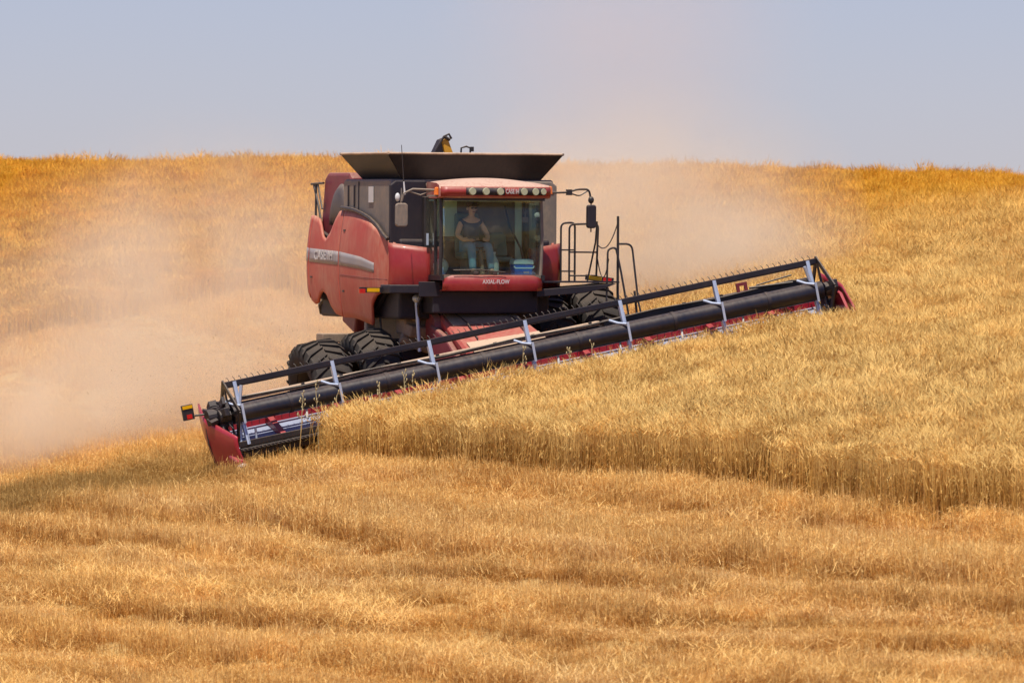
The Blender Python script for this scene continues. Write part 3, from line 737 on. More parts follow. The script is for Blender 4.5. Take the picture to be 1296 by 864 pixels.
# visor band
P = []
for i in range(17):
    u = -1+2*i/16; x = u*1.085; yf = YF-.215+.14*u*u
    P.append([(x, yf, 4.155), (x, yf, 4.335)])
vb = MB().grid(P).build('visor_band', RED, HV, smooth=True, solid=.02)
for a, b in ((-.62, .13), (.42, .98)):
    P = []
    for i in range(11):
        x = a+(b-a)*i/10; u = x/1.085; yf = YF-.235+.14*u*u; P.append([(x, yf, 4.175), (x, yf, 4.315)])
    MB().grid(P).build('lamp_recess', BLACKP, vb, smooth=True, solid=.01)
for x in (-.50, -.24, .04, .52, .76, .93):
    u = x/1.085; yf = YF-.25+.14*u*u
    MB().cyl((x, yf+.02, 4.245), (x+.0, yf-.015, 4.245), .074 if x < .9 else .064, .062 if x < .9 else .052, n=18).build('roof_lamp', LAMPG, HV, smooth=True)
text_obj('lettering', 'CASE IH', .12, Matrix.Translation((.28, YF-.232, 4.245)) @ Matrix.Rotation(R(90), 4, 'X'), LETTER, HV, .002, 1.0, .62)
MB().box((0, YF+.0, 4.10), (1.98, .10, .05)).build('windshield_header', BLACK, HV)
# pillars
for sd in (-1, 1):
    MB().tube([(sd*.99, YF+.17, 2.66), (sd*1.0, YF+.12, 3.4), (sd*.99, YF+.17, 4.12)], .035, 8).build('front_pillar', BLACK if sd < 0 else GREYP, HV, smooth=True)
    MB().box((sd*1.0, -1.12, 3.4), (.09, .16, 1.5)).build('rear_pillar', BLACK, HV, bevel=.02)
    P = [[(sd*(1.0), YF+.2+(.85)*i/4, 2.70+1.4*j/4) for j in range(5)] for i in range(5)]
    MB().grid(P).build('side_window', GLASS, HV, solid=.006)
    MB().box((sd*1.0, -1.6, 2.64), (.06, 1.0, .10)).build('side_sill', BLACK, HV)
MB().tube([(-1.0, -1.72, 2.68), (-1.01, -1.72, 4.1)], .03, 6).build('door_frame', BLACK, HV)
MB().box((-1.06, -1.42, 3.35), (.04, .03, .22)).build('door_handle', STEEL, HV)
P = [[(-.965+1.93*i/16, cy(-.965+1.93*i/16, 2.70+1.38*j/8), 2.70+1.38*j/8) for j in range(9)] for i in range(17)]
MB().grid(P).build('windshield', GLASS, HV, smooth=True, solid=.006)
P = []
for i in range(15):
    x = -.985+1.97*i/14; yf = cy(x, 2.7)-.05
    P.append([(x, yf+.10, 2.40), (x, yf-.03, 2.41), (x, yf-.06, 2.52), (x, yf-.03, 2.64), (x, yf+.0, 2.675), (x, yf+.14, 2.69)])
m = MB().grid(P); bmp = m.build('cab_bumper', RED, HV, smooth=True, solid=.02)
text_obj('lettering', 'AXIAL-FLOW', .105, Matrix.Translation((.0, YF-.135, 2.565)) @ Matrix.Rotation(R(90), 4, 'X'), LETTER, HV, .002, 1.0, .85)
MB().tube([(-.80, YF-.01, 2.78), (-.3, YF-.11, 2.79)], .012, 6).tube([(-.3, YF-.11, 2.79), (.2, YF-.10, 2.74)], .012, 6).build('wiper', BLACK, HV)
# cab inside
MB().box((0, -1.58, 2.66), (1.92, 1.0, .06)).build('cab_floor', INTER, HV)
rw = MB().box((0, -1.06, 3.4), (1.92, .06, 1.45)).build('cab_rear_wall', INTER, HV)
MB().box((-.58, -1.10, 3.78), (.42, .03, .75)).build('rear_window_daylight', LINER, rw)  # opaque pale panels; light through the rear window put into their colour
MB().box((.86, -1.10, 3.5), (.13, .03, 1.15)).build('rear_window_daylight', LINER, rw)
MB().box((0, -1.6, 4.08), (1.9, .9, .04)).build('headliner', LINER, HV)
st = MB().box((-.18, -1.38, 3.05), (.50, .50, .14)).build('driver_seat', SEATM, HV, bevel=.05)
MB().box((-.18, -1.14, 3.45), (.48, .12, .78), (-.08, 0, 0)).build('backrest', SEATM, st, bevel=.05)
MB().box((-.18, -1.4, 2.82), (.34, .34, .34)).build('seat_base', INTER, st, bevel=.02)
s2 = MB().box((.42, -1.28, 2.98), (.44, .34, .10)).build('passenger_seat', SEATM, HV, bevel=.04)
MB().prism_y([(.22, 3.04), (.64, 3.04), (.60, 3.42), (.54, 3.48), (.32, 3.48), (.26, 3.42)], -1.16, -1.10).build('backrest', SEATM, s2, bevel=.03)
MB().box((.16, -1.5, 3.12), (.12, .45, .12)).tube([(.16, -1.66, 3.15), (.15, -1.70, 3.30)], .018).build('armrest_console', INTER, HV, bevel=.02)
MB().tube([(-.15, -1.95, 2.7), (-.16, -1.82, 3.15)], .045).build('steering_column', INTER, HV, smooth=True)
sw = MB(); ring = [(-.16+.19*math.cos(t), -1.80+.10*math.sin(t)*.55-.0, 3.22+.17*math.sin(t)*.62) for t in np.linspace(0, 2*math.pi, 25)]
sw.tube(ring, .014, 6).tube([ring[0], (-.16, -1.80, 3.19), ring[12]], .012, 6).tube([(-.16, -1.80, 3.19), ring[18]], .012, 6).build('steering_wheel', BLACK, HV, smooth=True)
MB().box((.72, -1.86, 3.72), (.12, .04, .10)).tube([(.72, -1.84, 3.72), (.80, -1.7, 4.05)], .01).build('monitor', INTER, HV, bevel=.01)
MB().tube([(.52, -1.3, 3.98), (.60, -1.35, 3.6), (.78, -1.45, 3.2), (.84, -1.5, 2.9)], .02, 6).build('seat_belt', BLACK, HV)

# mirrors
mr = MB().tube([(-.98, -2.02, 4.26), (-1.55, -1.98, 4.28), (-1.72, -1.96, 4.20), (-1.76, -1.95, 4.05)], .022, 6)
mr.tube([(-1.15, -2.0, 4.27), (-1.40, -1.98, 4.17), (-1.62, -1.97, 4.24)], .015, 6).tube([(-1.76, -1.95, 4.30), (-1.77, -1.95, 3.9)], .014, 6)
mr = mr.build('mirror_arm', GREYP, HV, smooth=True)
MB().prism_y([(-1.88, 3.62), (-1.84, 3.58), (-1.68, 3.58), (-1.64, 3.62), (-1.64, 3.98), (-1.68, 4.02), (-1.84, 4.02), (-1.88, 3.98)], -1.99, -1.91).build('mirror_head', GREYP, mr, bevel=.02)
MB().ball((-1.83, -1.93, 4.13), (.05, .04, .08)).build('mirror_pivot', WHITE, mr, smooth=True)
ar = MB().cyl((-1.70, -1.96, 4.18), (-1.72, -1.96, 4.42), .02, .012, 8).build('antenna_base', WHITE, HV, smooth=True)
MB().cyl((-1.72, -1.96, 4.40), (-1.77, -1.96, 5.10), .010, .006, 6).build('antenna_rod', BLACK, ar)
mr = MB().tube(arc([(1.02, -1.9, 4.22), (1.55, -1.9, 4.24), (1.75, -1.9, 4.30), (1.98, -1.9, 4.30), (2.02, -1.9, 4.08)], .08), .02, 6)
mr.tube(arc([(1.55, -1.9, 4.24), (1.78, -1.9, 4.17), (1.95, -1.9, 4.27)], .06), .014, 6).box((1.58, -1.9, 4.24), (.10, .07, .11)).ball((2.02, -1.9, 4.10), (.06, .05, .07)).tube([(2.02, -1.9, 4.1), (2.02, -1.9, 3.5)], .013, 6)
mr = mr.build('mirror_arm', BLACK, HV, smooth=True)
MB().prism_y([(1.93, 3.60), (1.96, 3.57), (2.08, 3.57), (2.11, 3.60), (2.11, 3.98), (2.08, 4.01), (1.96, 4.01), (1.93, 3.98)], -1.96, -1.86).build('mirror_head', BLACKP, mr, bevel=.025)
# turn lamps
for x, y, z in ((-1.12, -2.02, 4.16), (1.19, -1.85, 4.19)):
    b = MB().box((x-.02 if x < 0 else x-.08, y, z), (.26 if x < 0 else .34, .10, .035)).build('lamp_bracket', GREYP, HV)
    MB().cyl((x+.02, y-.02, z+.018), (x+.02, y-.02, z+.13), .058, .045, 14).ball((x+.02, y-.02, z+.13), (.045, .045, .035)).build('amber_lamp', AMBER, b, smooth=True)
MB().box((1.06, -1.78, 4.24), (.22, .2, .12)).build('lamp_box', GREYP, HV, bevel=.02)

# --- feeder house (twists from level at the body to the header's tilt)
hdr_off = (Matrix.Rotation(-YAW, 3, 'Z') @ (Vector((H0[0], H0[1], -.19)) - M0))
def fh(y, x, zrel):
    u = (-.9 - y)/2.4; rr_ = ROLL*max(0, min(1, u)); zc = 1.72 + (1.0-1.72)*u
    return (x*math.cos(rr_) - zrel*math.sin(rr_), y, zc + x*math.sin(rr_) + zrel*math.cos(rr_))
P = []
for i in range(13):
    y = -.8 - 2.55*i/12; w_ = .76+.06*i/12
    P.append([fh(y, -w_, -.30), fh(y, -w_, .31), fh(y, -w_+.05, .36), fh(y, w_-.05, .36), fh(y, w_, .31), fh(y, w_, -.30), fh(y, -w_, -.30)])
m, t = newmat('feeder_paint')
FEED = painted('feeder_paint_dusty', (0.42, 0.02, 0.03), 0.14, 0.35, 0.5, nscale=1.1)
fd = MB().grid(P).build('feeder_house', FEED, HV, smooth=True)
c0 = fh(-1.15, -.78, .05)
MB().cyl((c0[0]-.0, c0[1], c0[2]), (c0[0]-.12, c0[1], c0[2]), .30, .27, 24).build('drive_guard', REDDARK, fd, smooth=True)
c0 = fh(-1.9, -.78, -.05)
MB().prism_x([(c0[1]+.65, c0[2]+.45), (c0[1]-.15, c0[2]+.25), (c0[1]-1.1, c0[2]-.25), (c0[1]-.9, c0[2]-.5), (c0[1]+.5, c0[2]-.35)], -.95, -.83).build('side_guard', REDDARK, fd, bevel=.04)
P = [[Vector(fh(y, x, .375)) for x in np.linspace(-.68, .70, 6)] for y in np.linspace(-1.15, -1.9, 5)]
MB().grid(P).build('dusty_cover', DUSTY, fd, solid=.015)
P = [[Vector(fh(y, x, .385)) for x in np.linspace(-.70, .74, 6)] for y in np.linspace(-2.75, -3.3, 5)]
MB().grid(P).build('lower_cover', TAN, fd, solid=.015)
for x in (-.5, .45):
    MB().tube([fh(-1.0, x, .4), fh(-1.9, x+.1, .42), fh(-2.7, x+.05, .41)], .014, 5).build('feeder_hose', BLACK, fd)

# ------------------------------------------------------------------ header
TC = Vector((H0[0], H0[1], -.19))                       # reel axis centre
HM = Matrix.Rotation(YAW, 4, 'Z') @ Matrix.Rotation(-ROLL, 4, 'Y')
HD = empty('grain_header', TC - (HM.to_3x3() @ Vector((0, 0, 1.2))), (0, -ROLL, YAW))
tag(HD, 'very wide black and red cutting header with long reel in front of the harvester', 'harvester header')
Z = 1.2; L = 5.88
reel = MB().cyl((-L, 0, Z), (L, 0, Z), .175, n=36).build('reel_tube', TUBEB, HD, smooth=True)
A0 = 97; RAD = .56
def rp(deg, r=RAD): return (-r*math.cos(R(deg)), Z + r*math.sin(R(deg)))      # (y,z): 0 deg = forward... -y
xs = [-5.72+1.907*i for i in range(7)]
SP = (0, 2, 3)       # the reel's bats: top, low front and back
ANG = {0: A0, 2: A0-176, 3: A0-268}
for k in SP:
    y, z = rp(ANG[k])
    bt = MB().box((0, y, z), (2*L+.06, .055, .10)).cyl((-L, y, z-.045), (L, y, z-.045), .028, n=8).build('reel_bat', TUBEB if k == 0 else BLACK, HD, bevel=.008)
    if k == 0:
        top_bat, ty, tz = bt, y, z
tm = MB().tube([(0, 0, .0), (-.01, .02, .045), (-.03, .04, .075)], .007, 4)
t0 = tm.build('tine', BLACK, top_bat, smooth=True)
for i in range(98):
    o = t0 if i == 0 else t0.copy()
    if i: COL.objects.link(o); o.parent = top_bat
    o.location = (-5.8+11.6*i/97, ty, tz+.045)
for k in (2, 3):
    y, z = rp(ANG[k]); m = MB()
    for i in range(80): m.tube([(-5.8+11.6*i/79, y, z-.05), (-5.8+11.6*i/79, y-.01, z-.12), (-5.8+11.6*i/79, y+.03, z-.21)], .006, 4)
    o = m.build('lower_tines', BLACK, HD); tag(o, kind='stuff')
for x in xs:
    sp_ = MB()
    for k in SP:
        a = ANG[k]; y0_, z0_ = rp(a, .15); y1_, z1_ = rp(a, .58)
        dirv = Vector((0, y1_-y0_, z1_-z0_)).normalized(); side = Vector((1, 0, 0)).cross(dirv)*.0
        ang = math.atan2(dirv.z, dirv.y)
        c = Vector((x, (y0_+y1_)/2, (z0_+z1_)/2))
        sp_.box(c, (.055 if k == 0 else .04, .45, .085), (ang, 0, 0))
        sp_.box(c+Vector((.03, 0, 0)), (.012, .45, .11), (ang, 0, 0))
    sp_.box((x, -.185, Z), (.045, .02, .36))
    sp_.build('reel_spider', STEEL, HD)
    MB().tube([(x-.24, .10, Z+.26), (x-.14, -.05, Z+.19), (x-.02, -.18, Z+.15)], .026, 6).build('spider_brace', STEEL, HD, smooth=True)
    MB().cyl((x+.20, -.03, Z-.56), (x+.22, -.03, Z-.30), .022, n=6).build('bat_clip', STEEL, HD)
for i in range(6):       # joint bands and bolt rows along the reel tube
    x = -4.77+1.907*i
    MB().lathe_x([(-.035, .17), (-.035, .184), (.035, .184), (.035, .17)], 30, (x, 0, Z)).build('tube_band', BLACKP, reel, smooth=True)
    for q in (-.6, .55):
        MB().box((x+q, .70, Z+.235), (.06, .05, .05)).build('hose_clip', BLACK, HD)
MB().tube([(-5.8, .69, Z+.20)]+[(-5.6+1.4*i, .68, Z+.225+.02*(-1)**i) for i in range(9)]+[(5.9, .69, Z+.18)], .018, 6).build('hydraulic_line', BLACK, HD, smooth=True)
# reel end rings and reel arms
for sd in (-1, 1):
    x = sd*(L+.04); m = MB()
    pts = [(x, *rp(A0-90*k, .60)) for k in range(4)]
    for k in range(4):
        a, b = Vector(pts[k]), Vector(pts[(k+1) % 4]); c = (a+b)/2
        m.box(c, (.03, (b-a).length+.04, .10), (math.atan2(b.z-a.z, b.y-a.y), 0, 0))
        m.box((a+Vector((x, 0, Z)))/2, (.028, .6, .07), (math.atan2(a.z-Z, a.y), 0, 0))
    m.build('reel_end_ring', BLACK, HD, bevel=.006)
    MB().tube([(x-sd*.30, -.04, Z+.50), (x-sd*.20, 0, Z+.1), (x-sd*.14, .02, Z-.40), (x-sd*.06, -.05, Z-.72)], .030, 6).build('end_strut', STEEL, HD, smooth=True)
    MB().box((x+sd*.14, .35, Z+.02), (.10, 1.35, .16), (-.12, 0, 0)).cyl((x, 0, Z), (x+sd*.22, 0, Z), .13, n=16).build('reel_arm', BLACK, HD, bevel=.015)
    MB().cyl((x+sd*.14, .2, Z-.35), (x+sd*.14, .85, Z-.05), .04, n=10).build('reel_lift_cylinder', STEEL, HD, smooth=True)
# main frame
bmz = Z+.215
MB().box((-2.05, .78, bmz-.005), (7.5, .17, .075)).build('top_beam', TAN, HD, bevel=.015)
MB().box((3.87, .78, bmz-.035), (4.2, .17, .11)).build('top_beam', BLACK, HD, bevel=.015)
MB().box((0, .80, Z-.02), (12.1, .04, .34)).build('back_screen', BLACK, HD)
MB().box((0, .74, Z-.25), (12.1, .05, .18)).build('back_sheet', REDH, HD, bevel=.01)
MB().box((0, .85, Z-.50), (12.1, .20, .30)).build('lower_beam', REDH, HD, bevel=.02)
dr = MB().hexa([(-6.05, -.02, Z-.62), (6.05, -.02, Z-.62), (6.05, .72, Z-.36), (-6.05, .72, Z-.36), (-6.05, -.02, Z-.59), (6.05, -.02, Z-.59), (6.05, .72, Z-.33), (-6.05, .72, Z-.33)])
dr.build('draper_belt', BLUEST, HD)
for i, x in enumerate(np.arange(-5.0, 6, 1.25)):
    MB().hexa([(x-.05, -.05, Z-.62), (x+.05, -.05, Z-.62), (x+.06, .72, Z-.30), (x-.06, .72, Z-.30), (x-.05, -.07, Z-.50), (x+.05, -.07, Z-.50), (x+.06, .68, Z-.14), (x-.06, .68, Z-.14)]).build('deck_support', REDH, HD, bevel=.01)
    MB().cyl((x-.55, .55, Z-.38), (x-.52, .60, Z-.22), .022, n=6).build('bracket_bolt', WHITE, HD)
cb = MB().box((0, -.10, Z-.66), (12.1, .12, .06)).box((0, .02, Z-.76), (12.1, .22, .10)).build('cutter_bar', BLACK, HD, bevel=.01)
m = MB()
for i in range(160):
    x = -6.0+12.0*i/159; m.cyl((x, -.14, Z-.66), (x, -.27, Z-.67), .017, .004, 5)
o = m.build('knife_guards', BLACK, cb); tag(o, kind='stuff')
MB().tube([(-6.0, -.02, Z-.62), (6.0, -.02, Z-.62)], .018, 6).build('belt_edge', STEEL, HD)
MB().cyl((-5.95, .25, Z-.80), (-4.5, .25, Z-.80), .09, n=14).cyl((4.5, .25, Z-.8), (5.95, .25, Z-.8), .09, n=14).build('skid_roller', BLACK, HD, smooth=True)
# end sheets and dividers
for sd in (-1, 1):
    X = sd*(6.10 if sd < 0 else 6.24)
    es = MB().prism_x([(.95, Z-.05), (.45, Z+.05), (-.05, Z-.12), (-.35, Z-.55), (-.30, Z-.82), (.80, Z-.86), (.98, Z-.6)], X-.03, X+.03).build('end_sheet', BLACKP if sd < 0 else REDH, HD, bevel=.01)
    # bulged red shield
    P = []
    for i in range(15):
        u = i/14; y = .98 - 1.62*u
        zt = Z + .26 - .62*u; zb = Z - .70 - .30*min(1, u*1.6) + .10*max(0, u-.8)/.2
        of = float(np.interp(y, [-.64, .28, .34, .98], [.02, .24, .26, .12]))
        P.append([(X+sd*(of-.11*(1-math.sin(math.pi*min(1, .12+.80*j/9))**.5)-.10*(1-j/9)), y, zb+(zt-zb)*j/9) for j in range(10)])
    rs = MB().grid(P).build('end_shield', REDH, HD, smooth=True, solid=.03)
    MB().tube([(X+sd*.10, .31, Z-.95), (X+sd*.22, .31, Z-.45), (X+sd*.21, .31, Z-.16)], .016, 6).build('shield_seam', BLACK, rs)
    MB().ball((X-sd*.02, -.62, Z-.90), (.10, .2, .06)).build('skid_foot', WHITE, HD, smooth=True)
    MB().box((X, -.45, Z-.80), (.14, .5, .16), (.25, 0, 0)).build('divider_tip', REDH, HD, bevel=.04)
# drive cluster at the low end
rc = random.Random(5); m = MB()
for k in range(16):
    c = Vector((-6.12+rc.uniform(-.12, .16), rc.uniform(-.1, .7), Z+.06+rc.uniform(-.22, .20)))
    m.box(c, (rc.uniform(.06, .16), rc.uniform(.08, .25), rc.uniform(.06, .18)), (rc.uniform(-.6, .6), rc.uniform(-.3, .3), 0))
m.cyl((-6.3, .2, Z+.02), (-6.0, .2, Z+.02), .15, n=16)
for k in range(5):
    m.tube(sag((-6.25+rc.uniform(-.05, .05), .4, Z+.1), (-5.95, -.1+rc.uniform(-.2, .2), Z+rc.uniform(-.3, .1)), -.12), .018, 5)
m.build('reel_drive', BLACKP, HD, bevel=.008)
m = MB()
for k in range(8):
    c = Vector((6.10+rc.uniform(-.12, .12), rc.uniform(-.1, .6), Z-.1+rc.uniform(-.25, .15)))
    m.box(c, (rc.uniform(.06, .14), rc.uniform(.08, .25), rc.uniform(.06, .18)), (rc.uniform(-.6, .6), 0, 0))
m.build('reel_drive', BLACKP, HD, bevel=.008)
# low-end warning lamp
la = MB().tube([(-6.2, .30, Z+.08), (-6.45, .42, Z+.10)], .02, 6).build('lamp_arm', BLACK, HD)
MB().box((-6.56, .45, Z+.18), (.22, .05, .28)).build('lamp_board', BLACK, la, bevel=.01)
MB().box((-6.56, .42, Z+.275), (.19, .02, .06)).build('amber_reflector', YELR, la); MB().box((-6.55, .42, Z+.10), (.10, .02, .08)).build('red_reflector', REDL, la)
la = MB().tube([(5.55, .5, Z+.22), (4.75, .72, Z+.27)], .022, 6).tube([(5.55, .5, Z+.36), (4.9, .72, Z+.29)], .015, 6).build('lamp_arm', BLACK, HD)
MB().add([(4.50, .72, Z+.18), (4.72, .72, Z+.18), (4.72, .72, Z+.40), (4.50, .72, Z+.40), (4.56, .72, Z+.24), (4.66, .72, Z+.24), (4.66, .72, Z+.34), (4.56, .72, Z+.34)],
         [(0, 1, 5, 4), (1, 2, 6, 5), (2, 3, 7, 6), (3, 0, 4, 7)]).build('lamp_frame', REDDARK, la, solid=.04)

# ------------------------------------------------------------------ driver
def skin_obj(name, V, E, mat, parent, root=0, sub=2):
    me = bpy.data.meshes.new(name); me.from_pydata([v[0] for v in V], E, [])
    o = bpy.data.objects.new(name, me); COL.objects.link(o); o.parent = parent; me.materials.append(mat)
    m = o.modifiers.new('skin', 'SKIN'); m.use_smooth_shade = True
    if not me.skin_vertices: me.skin_vertices.new()
    sv = me.skin_vertices[0].data
    for i, v in enumerate(V):
        r = v[1]; sv[i].radius = (r, r) if not isinstance(r, tuple) else r
        sv[i].use_root = (i == root)
    s_ = o.modifiers.new('sub', 'SUBSURF'); s_.levels = sub; s_.render_levels = sub
    return o
cabM = Matrix.Translation(M0) @ Euler((R(1.0), 0, YAW)).to_matrix().to_4x4()
PR = empty('person', cabM @ Vector((-.18, -1.40, 3.18)), (R(1.0), 0, YAW))
tag(PR, 'driver in dark sleeveless shirt, jeans and cap sitting at the wheel inside the cab', 'person')
V = [((0, .02, .04), (.15, .12)), ((0, .04, .22), (.135, .11)), ((0, .05, .40), (.16, .11)), ((0, .03, .52), (.13, .09)), ((0, .0, .60), .055), ((0, -.02, .66), .055),
     ((0, -.04, .74), (.085, .098)), ((0, -.03, .82), (.078, .092)),
     # right arm (image left)
     ((-.19, .04, .49), .062), ((-.29, -.02, .25), .050), ((-.23, -.20, .16), .040), ((-.17, -.36, .16), .030),
     ((.19, .04, .49), .062), ((.31, -.02, .26), .050), ((.25, -.20, .15), .040), ((.12, -.36, .17), .030),
     # legs
     ((-.11, -.05, .02), .10), ((-.15, -.42, .06), .078), ((-.16, -.52, -.38), .055), ((-.16, -.60, -.43), .04),
     ((.11, -.05, .02), .10), ((.19, -.42, .06), .078), ((.21, -.52, -.38), .055), ((.21, -.60, -.43), .04)]
E = [(0,1),(1,2),(2,3),(3,4),(4,5),(5,6),(6,7),(3,8),(8,9),(9,10),(10,11),(3,12),(12,13),(13,14),(14,15),(0,16),(16,17),(17,18),(18,19),(0,20),(20,21),(21,22),(22,23)]
for hx, sg, ai in ((-.17, 1, 11), (.12, -1, 15)):      # hands: a palm, four fingers and a thumb around the wheel rim
    p = len(V); base = Vector(V[ai][0])
    V.append((tuple(base+Vector((0, -.05, .01))), .034)); E.append((ai, p))
    for q in range(4):
        o_ = Vector(((q-1.5)*.019, 0, 0)); ln = [.9, 1.0, .95, .75][q]
        a = len(V)
        V.append((tuple(base+Vector((0, -.085, .015))+o_), .0105)); V.append((tuple(base+Vector((0, -.085-.03*ln, .0))+o_*1.1), .0095)); V.append((tuple(base+Vector((0, -.085-.035*ln, -.03*ln))+o_*1.1), .008))
        E += [(p, a), (a, a+1), (a+1, a+2)]
    a = len(V)
    V.append((tuple(base+Vector((sg*.035, -.06, .02))), .012)); V.append((tuple(base+Vector((sg*.045, -.09, .01))), .010)); E += [(p, a), (a, a+1)]
body = skin_obj('body', V, E, SKIN, PR)
skin_obj('shirt', [((0, .02, .06), (.168, .135)), ((0, .04, .22), (.155, .13)), ((0, .05, .40), (.18, .13)), ((0, .03, .50), (.145, .10)), ((-.17, .04, .49), .078), ((.17, .04, .49), .078), ((-.20, .03, .43), .07), ((.20, .03, .43), .07)],
         [(0, 1), (1, 2), (2, 3), (3, 4), (3, 5), (4, 6), (5, 7)], CLOTHS, body)
skin_obj('jeans', [((0, .02, .02), (.165, .13)), ((-.11, -.05, .02), .112), ((-.15, -.42, .06), .092), ((-.16, -.55, -.41), .07), ((.11, -.05, .02), .112), ((.19, -.42, .06), .092), ((.21, -.55, -.41), .07)],
         [(0, 1), (1, 2), (2, 3), (0, 4), (4, 5), (5, 6)], JEANS, body)
MB().ball((0, -.02, .83), (.105, .12, .085), 14, 8).box((0, -.15, .81), (.15, .13, .016), (-.15, 0, 0)).build('cap', CAPM, body, smooth=True)
MB().box((-.036, -.137, .755), (.05, .02, .03)).box((.036, -.137, .755), (.05, .02, .03)).box((0, -.14, .762), (.03, .012, .01)).build('sunglasses', BLACK, body, bevel=.005)
MB().prism_x([(-.125, .755), (-.155, .715), (-.125, .71)], -.014, .014).build('nose', SKIN, body, bevel=.004)
MB().box((0, -.126, .685), (.045, .01, .012)).build('mouth', REDDARK, body)
for sd in (-1, 1): MB().ball((sd*.092, -.02, .745), (.014, .022, .033)).build('ear', SKIN, body, smooth=True)
for sx in (-.16, .21): MB().box((sx, -.62, -.46), (.10, .26, .09)).build('boot', CAPM, body, bevel=.03)

# cooler and other bits in the cab
ck = empty('cool_box', cabM @ Vector((.66, -1.84, 2.69)), (R(1.0), 0, YAW)); tag(ck, 'blue cool box with pale lid standing behind the windshield', 'cool box')
MB().prism_y([(-.17, 0), (.17, 0), (.19, .20), (-.19, .20)], -.12, .12).build('box_body', COOLB, ck, bevel=.015)
MB().prism_y([(-.20, .20), (.20, .20), (.19, .28), (.12, .30), (-.12, .30), (-.19, .28)], -.13, .13).build('lid', COOLW, ck, bevel=.012)
MB().tube(arc([(-.20, -.14, .17), (-.18, -.15, .13), (.18, -.15, .13), (.20, -.14, .17)], .04), .012, 6).build('handle', COOLW, ck, smooth=True)
MB().box((.05, -.124, .05), (.10, .01, .035)).build('badge', WHITE, ck)
jg = empty('water_jug', cabM @ Vector((.09, -1.88, 2.69)), (R(1.0), 0, YAW)); tag(jg, 'pale green plastic jug standing on the cab floor between the driver\'s knees', 'jug')
bj = MB(); bj.lathe_x([(0, .0), (0, .10), (.22, .105), (.30, .07), (.36, .035), (.40, .035), (.40, 0)], 20); bj.xf(Matrix.Rotation(R(-90), 4, 'Y'))
bj.build('jug_body', JUG, jg, smooth=True); MB().cyl((0, 0, .40), (0, 0, .43), .042, n=14).build('cap', WHITE, jg)
pb = empty('plastic_bag', cabM @ Vector((-.84, -1.55, 2.69)), (R(1.0), 0, YAW)); tag(pb, 'pale blue crumpled bag on the cab floor by the side window', 'bag')
m = MB().ball((0, 0, .15), (.13, .15, .16), 16, 10); m.v = [(x*(1+.15*math.sin(9*z+7*y)), y*(1+.12*math.sin(11*x+5*z)), z) for x, y, z in m.v]
m.build('bag_body', JUG, pb, smooth=True); MB().ball((0, 0, .32), (.03, .03, .05)).build('bag_knot', JUG, pb, smooth=True)

# ------------------------------------------------------------------ tall weeds ahead of the reel
WEEDM = painted('dry_weed', (0.50, 0.42, 0.22), 0.1, 0.0, 0.8)
def weed(x, y, h, seed):
    r_ = random.Random(seed); z = float(ground(x, y)); o = MB()
    lx = r_.uniform(-.1, .1)
    o.tube([(0, 0, 0), (lx*.4, 0, h*.5), (lx, 0, h)], .007, 5)
    for k in range(12):
        u = r_.uniform(.55, 1); b = Vector((lx*u, 0, h*u)); a = r_.uniform(0, 6.28); q = Vector((math.cos(a)*.12*(1.3-u), math.sin(a)*.12*(1.3-u), .08))
        o.tube([b, b+q], .004, 4); o.ball(b+q, (.014, .014, .026), 5, 4)
    ob = o.build('tall_weed', WEEDM); ob.location = (x, y, z)
    tag(ob, 'pale dry weed with seed heads rising above the wheat before the black reel tube', 'weed', 'tall weeds in front of the reel')
for i, (s_, f_, h) in enumerate([(4.75, .8, 1.30), (4.4, .9, 1.45), (4.2, 1.0, 1.2), (3.2, .9, 1.25), (2.6, 1.0, 1.30), (.5, .9, 1.35), (-.3, 1.1, 1.25), (-.9, .9, 1.2), (2.9, 1.4, 1.35)]):
    weed(H0[0]-s_*cs+f_*sn, H0[1]-s_*sn-f_*cs, h, i)

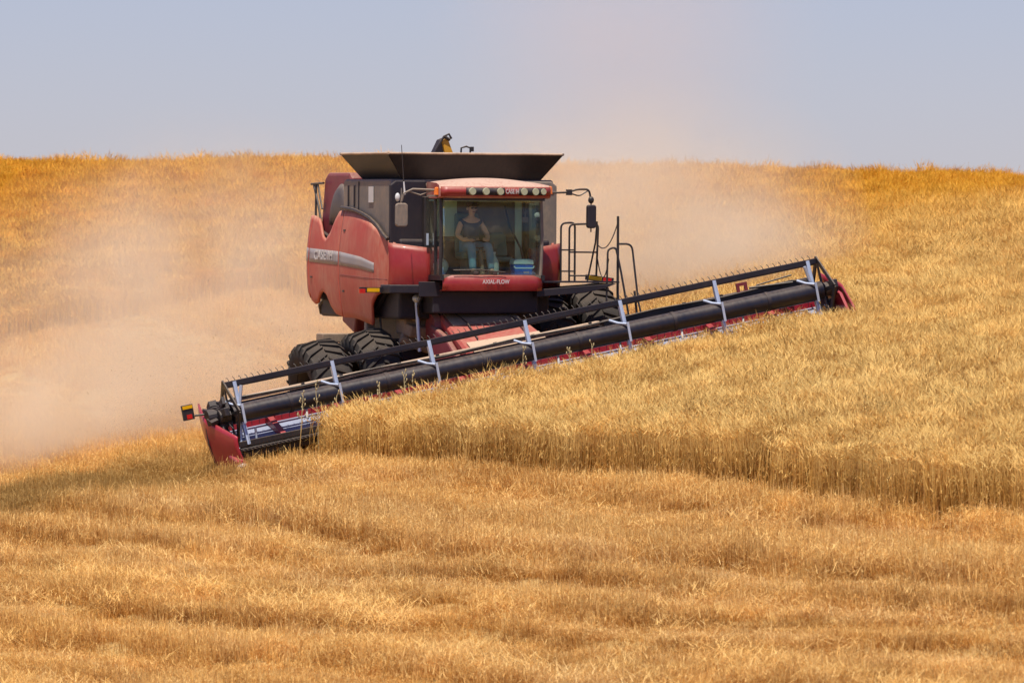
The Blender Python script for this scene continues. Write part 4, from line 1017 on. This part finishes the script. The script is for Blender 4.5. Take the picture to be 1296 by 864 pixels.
# ------------------------------------------------------------------ dust
def dust(name, c, rad, dens, label, seed, nscale=.22, thr=.38, floor=None, flat=0):
    me = bpy.data.meshes.new(name); bm = bmesh.new(); bmesh.ops.create_icosphere(bm, subdivisions=4, radius=1)
    for v in bm.verts:
        p = v.co.copy(); k = 1 + .10*math.sin(3*p.x+seed)+.08*math.sin(4*p.z+2*p.y+seed*2)
        v.co = p*k
    bm.to_mesh(me); bm.free()
    o = bpy.data.objects.new(name, me); COL.objects.link(o); o.location = c; o.scale = rad
    m, t = newmat(name+'_volume'); ou = N(t, 'ShaderNodeOutputMaterial'); pv = N(t, 'ShaderNodeVolumePrincipled')
    pv.inputs['Color'].default_value = (.97, .84, .78, 1) if 'plume' in name else (.985, .88, .73, 1); pv.inputs['Anisotropy'].default_value = .0
    co = N(t, 'ShaderNodeTexCoord').outputs['Object']; g = N(t, 'ShaderNodeNewGeometry').outputs['Position']
    ln = N(t, 'ShaderNodeVectorMath', operation='LENGTH'); t.links.new(co, ln.inputs[0])
    fall = ramp(t, ln.outputs['Value'], .95, .25)
    fall = mth(t, 'POWER', fall, 1.4)
    mp = N(t, 'ShaderNodeMapping'); mp.inputs['Location'].default_value = (seed*3.1, seed*1.7, 0); t.links.new(g, mp.inputs[0])
    nz = ramp(t, noise(t, nscale, 4, co=mp.outputs[0], rough=.6), thr, thr+.28)
    t.links.new(mth(t, 'MULTIPLY', mth(t, 'MULTIPLY', fall, nz), dens), pv.inputs['Density'])
    t.links.new(pv.outputs[0], ou.inputs['Volume']); me.materials.append(m)
    tag(o, label, 'dust', kind='stuff')
dust('low_dust_cloud', (-8.2, 6.5, -1.6), (5.4, 4.2, 2.7), .46, 'thick low tan dust rolling over the stubble at the far left', 4, nscale=.45, thr=.33)
dust('dust_cloud', (-6.2, 9.5, .3), (6.8, 6.5, 4.9), .34, 'tan dust cloud billowing over the stubble to the left of the harvester', 1, nscale=.36, thr=.36)
dust('dust_cloud', (2.9, 13, 1.7), (5.6, 7, 4.3), .42, 'tan dust cloud hanging behind the raised end of the header', 2, nscale=.36, thr=.33)
dust('dust_plume', (2.4, 17, 7.0), (5.0, 5, 5.6), .085, 'faint thin dust plume rising into the sky above the grain tank', 3, thr=.25)

# bits of chaff blown out behind the machine
m = MB(); rk = random.Random(11)
for i in range(1400):
    k = rk.random(); x = -1.8 - 6.5*k + rk.gauss(0, .5); y = 2.5 + 4*k + rk.gauss(0, .8)
    z = float(ground(x, y)) + .3 + abs(rk.gauss(0, .5+1.0*k)) + .8*(1-k)*rk.random()
    L_ = rk.uniform(.005, .02); v = Vector((rk.gauss(0, 1), rk.gauss(0, 1), rk.gauss(0, 1))).normalized(); u = v.orthogonal().normalized()*.0045
    p = Vector((x, y, z)); m.add([p-v*L_-u, p+v*L_-u, p+v*L_+u, p-v*L_+u], [(0, 1, 2, 3)])
o = m.build('flying_chaff', painted('chaff', (.45, .30, .13), .1, 0, .9)); tag(o, 'flecks of straw and chaff flying low behind the harvester on its left', 'chaff', kind='stuff')
